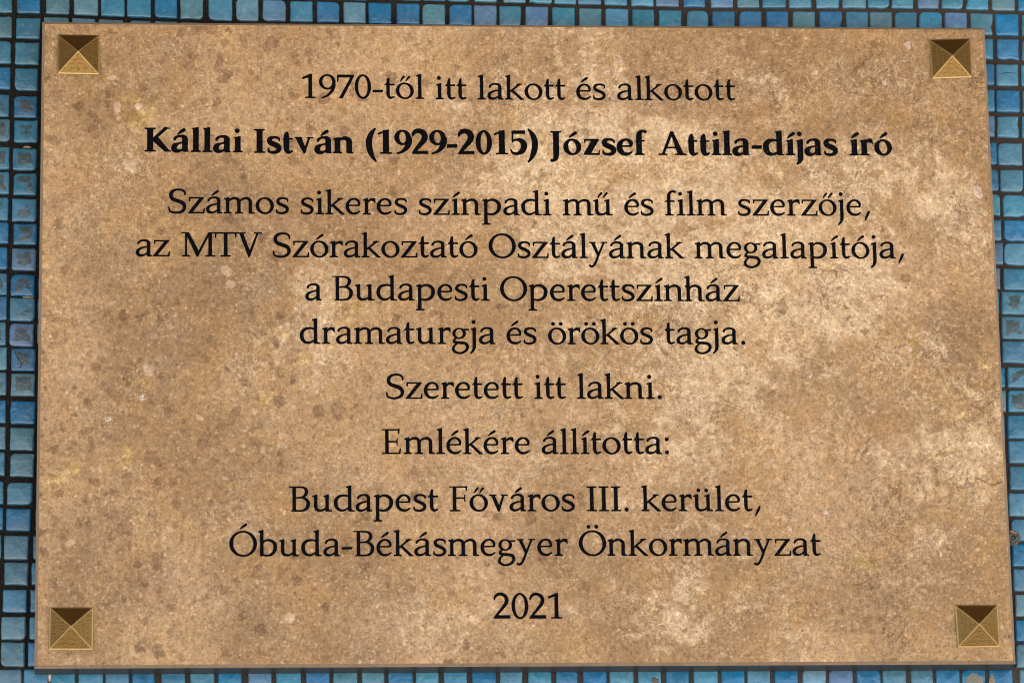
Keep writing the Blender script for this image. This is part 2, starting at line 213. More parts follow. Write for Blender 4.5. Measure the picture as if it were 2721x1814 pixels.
DATA = json.loads(r'''{"slab":{"TL":[-300.21,206.75],"TR":[299.8,206.67],"BR":[299.32,-206.94],"BL":[-300.53,-207.07]},"studs":{"TL":[[-290.47,197.65],[-264.31,197.32],[-264.12,171.33],[-290.22,171.76]],"TR":[[263.42,197.69],[289.91,198.65],[289.79,172.57],[263.9,171.41]],"BL":[[-291.4,-169.85],[-265.31,-169.94],[-265.45,-195.97],[-291.82,-195.86]],"BR":[[262.96,-170.31],[289.42,-170.4],[289.78,-196.68],[263.6,-196.79]]},"words":[["1970-től",-136.83,156.72,-59.9,156.5]
,["itt",-52.87,156.31,-33.01,156.29]
,["lakott",-26.35,156.3,29.58,156.4]
,["és",36.32,156.43,55.1,156.43]
,["alkotott",62.27,156.42,137.64,156.59]
,["*Kállai",-235.65,120.89,-174.2,120.59]
,["*István",-167.19,120.32,-104.71,120.22]
,["*(1929-2015)",-97.04,120.08,11.46,120.02]
,["*József",18.92,119.86,80.58,119.97]
,["*Attila-díjas",87.5,120.0,201.89,120.27]
,["*író",209.19,120.3,236.47,120.37]
,["Számos",-220.65,80.67,-145.48,80.4]
,["sikeres",-138.22,80.25,-71.47,80.13]
,["színpadi",-64.33,80.1,19.14,80.02]
,["mű",26.01,80.02,57.76,80.07]
,["és",64.95,80.07,83.48,80.13]
,["film",90.54,80.16,129.88,80.23]
,["szerzője,",136.81,80.21,220.68,80.43]
,["az",-240.73,52.59,-219.47,52.59]
,["MTV",-212.47,52.56,-162.36,52.46]
,["Szórakoztató",-155.69,52.24,-27.79,52.21]
,["Osztályának",-20.85,52.08,101.88,52.09]
,["megalapítója,",108.45,52.11,241.03,52.34]
,["a",-135.67,24.32,-125.92,24.29]
,["Budapesti",-118.88,24.28,-20.77,24.28]
,["Operettszínház",-14.26,24.24,136.2,24.21]
,["dramaturgja",-139.17,-3.66,-17.59,-3.76]
,["és",-10.72,-3.76,8.02,-3.79]
,["örökös",15.14,-3.78,80.87,-3.74]
,["tagja.",88.01,-3.75,138.74,-3.73]
,["Szeretett",-86.06,-38.8,-1.19,-38.86]
,["itt",5.78,-38.86,25.58,-38.86]
,["lakni.",32.42,-38.86,85.32,-38.86]
,["Emlékére",-89.12,-73.95,2.46,-74.07]
,["állította:",9.75,-74.08,88.88,-74.15]
,["Budapest",-146.34,-110.21,-54.61,-110.24]
,["Főváros",-47.9,-110.23,29.59,-110.3]
,["III.",36.99,-110.32,62.83,-110.36]
,["kerület,",70.61,-110.38,144.75,-110.52]
,["Óbuda-Békásmegyer",-182.93,-138.2,24.68,-138.36]
,["Önkormányzat",31.38,-138.38,181.23,-138.74]
,["2021",-22.0,-177.45,20.33,-177.6]],"tiles":[["m",-335.02,235.44,-320.27,235.26,-320.07,219.62,-334.8,219.71]
,["b",-317.17,235.16,-302.41,234.72,-302.24,219.27,-316.98,219.56]
,["g",-298.84,234.61,-283.94,234.16,-283.8,218.92,-298.67,219.21]
,["g",-281.2,234.07,-265.69,233.6,-265.58,218.18,-281.06,218.81]
,["m",-264.02,233.55,-248.98,233.1,-248.9,217.5,-263.91,218.11]
,["m",-247.55,233.05,-232.26,232.59,-232.2,217.04,-247.47,217.46]
,["b",-229.87,232.52,-215.53,232.08,-215.49,216.59,-229.81,216.98]
,["g",-213.61,232.02,-199.02,231.58,-199.01,215.92,-213.58,216.51]
,["m",-195.67,231.44,-180.58,230.81,-180.6,215.17,-195.66,215.78]
,["g",-178.18,230.71,-163.81,230.11,-163.84,215.16,-178.2,215.17]
,["p",-161.17,230.0,-146.3,229.38,-146.36,215.15,-161.21,215.16]
,["m",-143.66,229.27,-129.26,228.99,-129.34,214.74,-143.72,215.08]
,["b",-126.62,228.94,-112.2,228.71,-112.31,214.34,-126.7,214.68]
,["g",-109.56,228.67,-95.37,228.44,-95.5,214.04,-109.67,214.3]
,["b",-93.69,228.41,-79.01,228.17,-79.17,213.75,-93.82,214.01]
,["b",-75.64,228.12,-60.95,227.87,-61.13,213.42,-75.8,213.69]
,["g",-59.26,227.83,-44.56,227.55,-44.76,213.19,-59.45,213.4]
,["b",-41.91,227.5,-27.43,227.21,-27.66,212.95,-42.11,213.16]
,["p",-25.99,227.19,-11.5,226.9,-11.75,212.73,-26.21,212.93]
,["m",-9.81,226.87,4.2,226.58,3.93,212.42,-10.06,212.7]
,["p",6.86,226.53,21.61,226.21,21.32,212.07,6.59,212.36]
,["m",24.03,226.16,38.79,225.84,38.47,211.73,23.73,212.02]
,["g",41.45,225.79,55.98,225.48,55.64,211.39,41.13,211.68]
,["m",58.4,225.42,73.19,225.14,72.83,211.09,58.06,211.34]
,["m",75.61,225.09,89.93,224.84,89.55,210.86,75.25,211.06]
,["m",92.84,224.79,107.41,224.54,107.01,210.61,92.46,210.81]
,["m",110.81,224.48,124.66,224.24,124.24,210.37,110.4,210.56]
,["b",127.33,224.19,141.93,224.2,141.48,210.12,126.91,210.33]
,["b",144.86,224.2,159.23,224.25,158.74,209.88,144.4,210.08]
,["b",162.15,224.25,176.54,224.29,176.01,209.63,161.66,209.84]
,["g",179.46,224.3,194.1,224.34,193.55,209.62,178.94,209.62]
,["b",196.55,224.35,211.69,224.38,211.11,209.63,195.99,209.62]
,["m",213.89,224.39,228.55,224.42,227.95,209.63,213.31,209.63]
,["g",229.53,224.42,243.97,224.45,243.34,209.64,228.93,209.63]
,["m",245.68,224.46,260.13,224.49,259.48,209.64,245.05,209.64]
,["m",261.6,224.49,276.54,224.5,275.86,209.38,260.94,209.63]
,["p",278.26,224.45,292.71,224.06,292.01,209.1,277.57,209.35]
,["g",294.91,224.0,309.38,223.61,308.66,208.79,294.21,209.07]
,["b",311.09,223.57,326.31,223.28,325.56,208.37,310.37,208.75]
,["m",328.52,223.24,344.25,223.32,343.48,208.38,327.76,208.32]
,["m",-93.28,246.05,-78.82,245.82,-78.99,230.34,-93.43,230.58]
,["g",-75.2,245.76,-60.0,245.51,-60.2,230.03,-75.37,230.28]
,["m",-58.79,245.49,-44.07,245.21,-44.29,229.72,-58.99,230.0]
,["t",-42.62,245.18,-27.88,244.9,-28.12,229.4,-42.84,229.69]
,["t",-25.22,244.85,-11.19,244.58,-11.46,229.08,-25.47,229.35]
,["g",-7.08,244.5,7.44,244.21,7.14,228.7,-7.36,229.0]
,["t",9.86,244.16,24.15,243.86,23.83,228.34,9.56,228.65]
,["t",25.85,243.82,39.91,243.52,39.56,228.01,25.52,228.31]
,["m",41.12,243.5,56.16,243.18,55.79,227.66,40.77,227.98]
,["m",58.1,243.14,72.91,242.86,72.52,227.33,57.73,227.62]
,["t",75.34,242.82,89.92,242.57,89.5,227.03,74.94,227.29]
,["p",91.38,242.54,106.22,242.29,105.77,226.75,90.96,227.01]
,["b",109.14,242.24,123.25,242.0,122.78,226.45,108.69,226.7]
,["p",126.91,241.94,141.29,241.93,140.79,226.37,126.43,226.39]
,["g",143.97,241.94,158.37,241.99,157.84,226.42,143.47,226.38]
,["m",160.32,241.99,175.7,242.04,175.15,226.47,159.79,226.43]
,["t",177.66,242.05,192.08,242.1,191.5,226.52,177.1,226.48]
,["t",195.26,242.1,210.18,242.14,209.57,226.56,194.67,226.53]
,["g",212.38,242.15,227.81,242.19,227.18,226.6,211.77,226.57]
,["m",228.79,242.19,243.0,242.23,242.35,226.64,228.15,226.6]
,["t",244.47,242.24,258.7,242.27,258.02,226.67,243.81,226.64]
,["p",261.4,242.28,275.14,242.32,274.44,226.71,260.71,226.68]
,["m",277.1,242.3,291.09,241.93,290.36,226.32,276.4,226.69]
,["m",292.81,241.88,307.54,241.49,306.78,225.87,292.08,226.27]
,["g",309.75,241.43,324.74,241.15,323.96,225.52,308.99,225.81]
,["b",326.71,241.11,341.48,241.12,340.68,225.48,325.93,225.48]
,["m",-317.42,216.54,-301.97,216.44,-302.18,202.15,-317.48,202.38]
,["g",-335.12,217.43,-320.04,217.28,-319.98,202.87,-334.92,203.02]
,["g",-300.08,217.21,-284.14,216.9,-284.01,202.22,-299.92,202.53]
,["g",-282.12,216.83,-267.47,216.23,-267.36,201.55,-281.99,202.15]
,["g",-265.33,216.14,-249.6,215.5,-249.52,200.81,-265.22,201.46]
,["g",-246.02,215.39,-232.43,215.02,-232.37,200.33,-245.95,200.7]
,["g",-229.81,214.95,-215.48,214.56,-215.45,199.86,-229.75,200.26]
,["g",-213.34,214.47,-199.0,213.89,-198.99,199.19,-213.3,199.77]
,["g",-195.9,213.76,-180.84,213.15,-180.85,198.44,-195.89,199.06]
,["g",-177.73,213.14,-163.13,213.13,-163.17,198.41,-177.75,198.43]
,["g",-160.74,213.12,-145.89,213.1,-145.95,198.38,-160.78,198.41]
,["m",-317.93,200.1,-302.27,200.0,-302.46,184.87,-317.98,185.1]
,["m",-335.36,201.0,-320.31,200.84,-320.24,185.59,-335.15,185.76]
,["m",-299.42,200.09,-284.46,199.93,-284.33,185.05,-299.27,185.34]
,["m",-317.83,182.72,-302.79,182.6,-302.98,167.52,-317.88,167.77]
,["b",-335.47,183.62,-320.45,183.45,-320.37,168.26,-335.26,168.43]
,["m",-299.95,182.69,-285.02,182.53,-284.88,167.7,-299.79,167.99]
,["B",-318.2,164.38,-303.07,164.26,-303.26,149.49,-318.25,149.74]
,["M",-336.04,165.29,-321.04,165.12,-320.97,150.23,-335.83,150.4]
,["m",-300.23,164.35,-285.32,164.18,-285.19,149.65,-300.08,149.96]
,["M",-317.76,148.12,-302.65,147.99,-302.84,133.02,-317.81,133.27]
,["G",-335.22,149.03,-320.25,148.86,-320.17,133.76,-335.01,133.94]
,["g",-299.82,148.08,-284.93,147.9,-284.8,133.17,-299.66,133.48]
,["M",-318.47,129.66,-303.16,129.53,-303.35,114.61,-318.52,114.87]
,["M",-335.43,130.58,-320.48,130.4,-320.41,115.36,-335.22,115.55]
,["m",-300.33,129.62,-285.47,129.43,-285.34,114.75,-300.17,115.07]
,["M",-317.8,113.26,-302.98,113.12,-303.17,98.37,-317.85,98.64]
,["M",-335.44,114.18,-320.51,113.99,-320.44,99.12,-335.22,99.32]
,["m",-300.39,113.2,-285.55,113.01,-285.42,98.51,-300.23,98.83]
,["M",-318.53,96.41,-303.03,96.27,-303.21,81.2,-318.57,81.47]
,["M",-335.67,97.34,-320.76,97.14,-320.69,81.95,-335.45,82.15]
,["m",-300.44,96.35,-285.63,96.15,-285.49,81.32,-300.28,81.65]
,["B",-317.38,80.12,-302.49,79.96,-302.69,65.93,-317.44,66.21]
,["b",-335.2,81.05,-320.32,80.85,-320.26,66.69,-335.0,66.9]
,["m",-299.91,80.05,-285.13,79.85,-285.0,66.05,-299.77,66.38]
,["P",-318.12,63.87,-302.9,63.71,-303.09,49.23,-318.17,49.51]
,["b",-335.67,64.8,-320.82,64.6,-320.75,50.0,-335.46,50.21]
,["m",-300.91,63.79,-286.15,63.58,-286.02,49.34,-300.76,49.68]
,["B",-318.84,46.94,-303.41,46.78,-303.61,32.59,-318.89,32.88]
,["M",-335.78,47.88,-320.95,47.67,-320.88,33.36,-335.57,33.58]
,["m",-301.55,46.85,-286.81,46.64,-286.68,32.69,-301.39,33.03]
,["M",-319.0,31.78,-303.25,31.61,-303.42,16.24,-319.04,16.54]
,["b",-335.56,32.72,-320.75,32.51,-320.67,17.02,-335.34,17.25]
,["m",-301.85,31.69,-287.13,31.47,-286.99,16.34,-301.68,16.68]
,["P",-319.14,15.2,-303.76,15.03,-303.94,-0.05,-319.18,0.25]
,["M",-335.91,16.15,-321.12,15.93,-321.04,0.74,-335.69,0.97]
,["m",-302.13,15.1,-287.44,14.88,-287.3,0.04,-301.97,0.39]
,["B",-317.77,-0.84,-302.42,-1.02,-302.6,-15.8,-317.82,-15.49]
,["g",-334.98,0.12,-320.22,-0.11,-320.14,-15.01,-334.76,-14.78]
,["m",-300.44,-0.94,-285.77,-1.17,-285.64,-15.72,-300.28,-15.36]
,["G",-317.8,-17.06,-302.59,-17.25,-302.77,-31.99,-317.84,-31.67]
,["G",-335.21,-16.11,-320.47,-16.34,-320.4,-31.19,-335.0,-30.95]
,["m",-300.03,-17.18,-285.39,-17.41,-285.25,-31.91,-299.88,-31.55]
,["b",-317.81,-34.69,-302.04,-34.88,-302.22,-49.8,-317.85,-49.49]
,["b",-335.19,-33.72,-320.48,-33.96,-320.4,-49.0,-334.97,-48.76]
,["m",-299.49,-34.81,-284.87,-35.05,-284.74,-49.74,-299.33,-49.37]
,["g",-317.82,-51.77,-302.78,-51.97,-302.96,-66.6,-317.87,-66.28]
,["g",-335.17,-50.8,-320.49,-51.05,-320.41,-65.79,-334.96,-65.54]
,["m",-300.46,-51.89,-285.87,-52.14,-285.74,-66.54,-300.31,-66.17]
,["g",-317.61,-68.07,-302.6,-68.28,-302.77,-83.34,-317.66,-83.01]
,["m",-335.4,-67.1,-320.74,-67.35,-320.66,-82.53,-335.18,-82.27]
,["m",-300.29,-68.21,-285.72,-68.46,-285.58,-83.29,-300.13,-82.91]
,["m",-319.23,-86.47,-303.43,-86.68,-303.61,-101.21,-319.27,-100.87]
,["m",-335.94,-85.49,-321.31,-85.75,-321.23,-100.4,-335.73,-100.13]
,["m",-301.35,-86.61,-286.81,-86.87,-286.67,-101.17,-301.2,-100.79]
,["b",-319.59,-103.01,-304.16,-103.23,-304.34,-117.6,-319.63,-117.25]
,["b",-335.93,-102.03,-321.32,-102.3,-321.25,-116.78,-335.72,-116.51]
,["m",-301.75,-103.16,-287.23,-103.43,-287.09,-117.56,-301.59,-117.17]
,["g",-320.75,-119.98,-305.46,-120.2,-305.63,-135.58,-320.78,-135.23]
,["g",-336.83,-118.99,-322.25,-119.26,-322.16,-134.75,-336.6,-134.48]
,["m",-302.94,-120.14,-288.45,-120.4,-288.3,-135.55,-302.77,-135.16]
,["g",-320.3,-136.77,-305.39,-137.0,-305.56,-151.52,-320.34,-151.17]
,["m",-337.73,-135.78,-323.17,-136.05,-323.09,-150.69,-337.51,-150.41]
,["m",-303.78,-136.93,-289.31,-137.21,-289.17,-151.5,-303.62,-151.1]
,["m",-320.99,-153.73,-306.11,-153.97,-306.28,-168.54,-321.03,-168.18]
,["b",-337.71,-152.74,-323.18,-153.02,-323.09,-167.7,-337.49,-167.42]
,["m",-304.27,-153.9,-289.83,-154.18,-289.69,-168.53,-304.11,-168.12]
,["g",-321.68,-170.64,-306.48,-170.88,-306.65,-185.64,-321.72,-185.27]
,["m",-338.37,-169.64,-323.86,-169.93,-323.78,-184.8,-338.15,-184.5]
,["m",-304.65,-170.82,-290.24,-171.11,-290.09,-185.63,-304.49,-185.22]
,["g",-321.82,-186.56,-306.98,-186.8,-307.14,-202.21,-321.84,-201.84]
,["m",-338.48,-185.55,-323.99,-185.85,-323.9,-201.37,-338.24,-201.07]
,["b",-305.38,-186.74,-290.99,-187.03,-290.84,-202.21,-305.21,-201.8]
,["b",310.98,206.24,325.57,206.13,325.05,191.89,310.54,192.09]
,["m",294.09,206.52,308.8,206.62,308.36,192.51,293.67,192.42]
,["m",327.53,206.09,342.75,206.06,342.0,191.69,326.81,191.72]
,["C",309.78,189.19,324.35,189.07,323.8,174.24,309.31,174.44]
,["b",294.02,189.48,308.7,189.57,308.23,174.87,293.57,174.79]
,["m",326.3,189.03,341.49,188.99,340.72,174.03,325.55,174.07]
,["b",308.68,171.56,324.44,171.44,323.88,156.4,308.2,156.6]
,["m",293.43,171.86,308.09,171.94,307.61,157.03,292.97,156.96]
,["m",326.39,171.4,341.56,171.35,340.77,156.18,325.63,156.23]
,["t",308.65,153.99,322.95,153.86,322.41,139.38,308.2,139.59]
,["p",292.6,154.29,307.23,154.36,306.78,140.02,292.17,139.95]
,["m",324.9,153.81,340.03,153.76,339.28,139.15,324.16,139.21]
,["t",308.16,135.84,324.35,135.71,323.79,120.78,307.68,121.0]
,["b",293.21,136.16,307.81,136.22,307.33,121.42,292.75,121.36]
,["m",326.3,135.67,341.41,135.61,340.62,120.55,325.54,120.61]
,["t",308.75,118.02,323.94,117.88,323.39,103.1,308.27,103.32]
,["b",293.33,118.34,307.92,118.4,307.44,103.75,292.88,103.7]
,["m",325.88,117.84,340.97,117.77,340.19,102.86,325.13,102.93]
,["t",309.77,101.27,325.28,101.12,324.72,86.29,309.29,86.52]
,["t",293.75,101.59,308.31,101.64,307.83,86.94,293.29,86.89]
,["b",309.52,84.31,324.9,84.16,324.38,69.98,309.07,70.21]
,["m",293.67,84.64,308.21,84.68,307.76,70.63,293.24,70.59]
,["t",308.77,69.03,324.37,68.87,323.82,54.14,308.29,54.38]
,["p",294.03,69.37,308.54,69.41,308.07,54.8,293.58,54.76]
,["m",307.63,52.3,323.04,52.14,322.49,37.55,307.16,37.8]
,["p",291.42,52.64,305.91,52.67,305.44,38.21,290.98,38.19]
,["T",305.75,37.02,321.3,36.85,320.72,21.56,305.24,21.81]
,["m",289.97,37.36,304.44,37.39,303.94,22.23,289.49,22.21]
,["T",304.94,20.62,320.47,20.45,319.9,5.48,304.45,5.74]
,["m",288.95,20.97,303.39,20.99,302.91,6.15,288.49,6.14]
,["m",304.39,4.55,319.89,4.37,319.34,-10.3,303.92,-10.04]
,["m",288.19,4.9,302.61,4.92,302.14,-9.63,287.74,-9.64]
,["M",307.06,-12.48,321.91,-12.67,321.41,-26.29,306.63,-26.02]
,["b",291.32,-12.49,305.72,-12.48,305.29,-25.97,290.92,-25.97]
,["M",306.52,-27.81,321.61,-28.0,321.08,-42.22,306.06,-41.95]
,["g",291.19,-27.81,305.56,-27.81,305.1,-41.9,290.75,-41.89]
,["m",305.51,-43.88,320.55,-44.08,319.96,-59.56,304.99,-59.29]
,["b",289.94,-43.87,304.29,-43.88,303.77,-59.24,289.44,-59.23]
,["m",305.39,-60.33,320.19,-60.54,319.63,-75.39,304.9,-75.11]
,["b",289.15,-60.32,303.48,-60.33,302.99,-75.06,288.69,-75.04]
,["m",305.17,-76.88,320.07,-77.09,319.46,-92.75,304.63,-92.46]
,["b",288.6,-76.86,302.9,-76.88,302.37,-92.4,288.09,-92.38]
,["t",303.71,-94.22,318.7,-94.44,318.12,-109.55,303.2,-109.26]
,["m",287.53,-94.2,301.81,-94.22,301.31,-109.21,287.05,-109.18]
,["m",304.55,-110.93,319.52,-111.15,318.99,-125.16,304.09,-124.86]
,["m",286.49,-110.89,300.75,-110.92,300.3,-124.8,286.07,-124.77]
,["b",304.36,-126.61,319.43,-126.84,318.86,-141.69,303.86,-141.39]
,["m",287.64,-126.57,301.87,-126.61,301.38,-141.33,287.17,-141.29]
,["m",304.27,-142.66,319.32,-142.89,318.76,-157.38,303.79,-157.07]
,["m",287.82,-142.61,302.02,-142.65,301.55,-157.02,287.36,-156.97]
,["s",304.82,-158.82,319.67,-159.06,319.12,-173.39,304.34,-173.07]
,["m",287.98,-158.77,302.17,-158.81,301.7,-173.01,287.54,-172.96]
,["b",304.0,-175.21,318.83,-175.46,318.31,-189.1,303.56,-188.78]
,["m",287.67,-175.15,301.83,-175.21,301.39,-188.72,287.25,-188.66]
,["g",303.78,-190.51,318.75,-190.76,318.17,-205.71,303.27,-205.38]
,["m",287.4,-190.44,301.54,-190.5,301.04,-205.32,286.92,-205.26]
,["g",-325.46,-203.45,-308.84,-203.53,-309.34,-218.76,-325.94,-218.68]
,["m",-307.47,-203.54,-292.76,-203.6,-293.29,-218.84,-307.97,-218.77]
,["m",-291.05,-203.61,-276.22,-203.68,-276.77,-218.92,-291.58,-218.85]
,["m",-274.71,-203.68,-259.55,-203.75,-259.1,-219.01,-274.24,-218.94]
,["m",-258.4,-203.76,-243.77,-203.82,-243.35,-219.09,-257.96,-219.01]
,["b",-242.17,-203.83,-228.22,-203.89,-227.81,-219.16,-241.75,-219.09]
,["m",-224.32,-203.91,-209.67,-203.97,-209.29,-219.25,-223.93,-219.18]
,["t",-206.69,-203.99,-192.02,-204.05,-191.67,-219.34,-206.32,-219.27]
,["b",-189.82,-204.06,-175.27,-204.13,-174.95,-219.42,-189.47,-219.35]
,["p",-171.46,-204.15,-157.13,-204.21,-156.84,-219.51,-171.15,-219.44]
,["m",-154.6,-204.22,-139.2,-204.29,-138.94,-219.6,-154.31,-219.52]
,["b",-136.21,-204.31,-121.49,-204.37,-121.25,-219.69,-135.95,-219.61]
,["g",-119.41,-204.38,-104.44,-204.45,-104.23,-219.77,-119.18,-219.7]
,["g",-102.14,-204.46,-88.08,-204.52,-87.89,-219.85,-101.93,-219.78]
,["b",-85.89,-204.53,-70.55,-204.6,-70.39,-219.93,-85.71,-219.86]
,["t",-68.93,-204.61,-54.84,-204.67,-54.71,-220.01,-68.77,-219.94]
,["m",-51.84,-204.68,-37.28,-204.75,-37.17,-220.1,-51.71,-220.03]
,["b",-34.51,-204.76,-19.47,-204.83,-19.39,-220.18,-34.4,-220.11]
,["t",-17.25,-204.84,-3.26,-204.9,-3.21,-220.26,-17.17,-220.2]
,["m",0.12,-204.92,14.58,-204.98,14.61,-220.35,0.17,-220.28]
,["b",17.13,-204.99,30.82,-205.06,30.82,-220.43,17.16,-220.36]
,["b",33.84,-205.07,48.7,-205.14,48.67,-220.52,33.83,-220.45]
,["t",50.32,-205.14,65.43,-205.21,65.38,-220.6,50.29,-220.53]
,["m",67.98,-205.22,82.4,-205.29,82.33,-220.68,67.93,-220.61]
,["b",85.2,-205.3,99.63,-205.37,99.53,-220.77,85.12,-220.7]
,["t",102.33,-205.38,117.48,-205.45,117.35,-220.85,102.22,-220.78]
,["b",119.44,-205.45,134.13,-205.52,133.97,-220.94,119.3,-220.86]
,["t",135.65,-205.53,150.0,-205.59,149.82,-221.01,135.49,-220.94]
,["b",152.57,-205.6,167.18,-205.67,166.97,-221.1,152.39,-221.03]
,["s",169.86,-205.68,184.6,-205.75,184.36,-221.18,169.65,-221.11]
,["p",186.23,-205.75,201.21,-205.82,201.07,-221.27,186.11,-221.19]
,["b",203.32,-205.83,218.55,-205.9,218.38,-221.35,203.17,-221.28]
,["g",219.72,-205.9,234.4,-205.97,234.2,-221.43,219.55,-221.36]
,["g",237.31,-205.98,251.06,-206.05,250.84,-221.51,237.11,-221.44]
,["b",252.8,-206.05,267.83,-206.12,267.58,-221.59,252.57,-221.52]
,["X",269.0,-206.13,283.81,-206.19,283.54,-221.67,268.75,-221.6]
,["W",285.93,-206.2,300.99,-206.27,300.69,-221.75,285.65,-221.68]
,["g",305.23,-206.29,320.77,-206.36,320.44,-221.85,304.92,-221.77]],"plug":[305.13,-123.08],"misc":{"white":[-291.92,-207.92],"sm1":[-307.68,32.04],"sm2":[-309.53,130.7],"chip":[78.49,-212.21]},"crack1":[[-317.08,-0.35],[-315.41,-3.5],[-314.45,-6.17],[-313.5,-7.62],[-312.32,-9.32],[-311.49,-11.01],[-311.81,-13.19],[-312.25,-15.37]],"crack2":[[309.55,181.9],[312.74,182.17],[315.72,182.96],[318.91,183.16],[323.04,182.62]]}''')
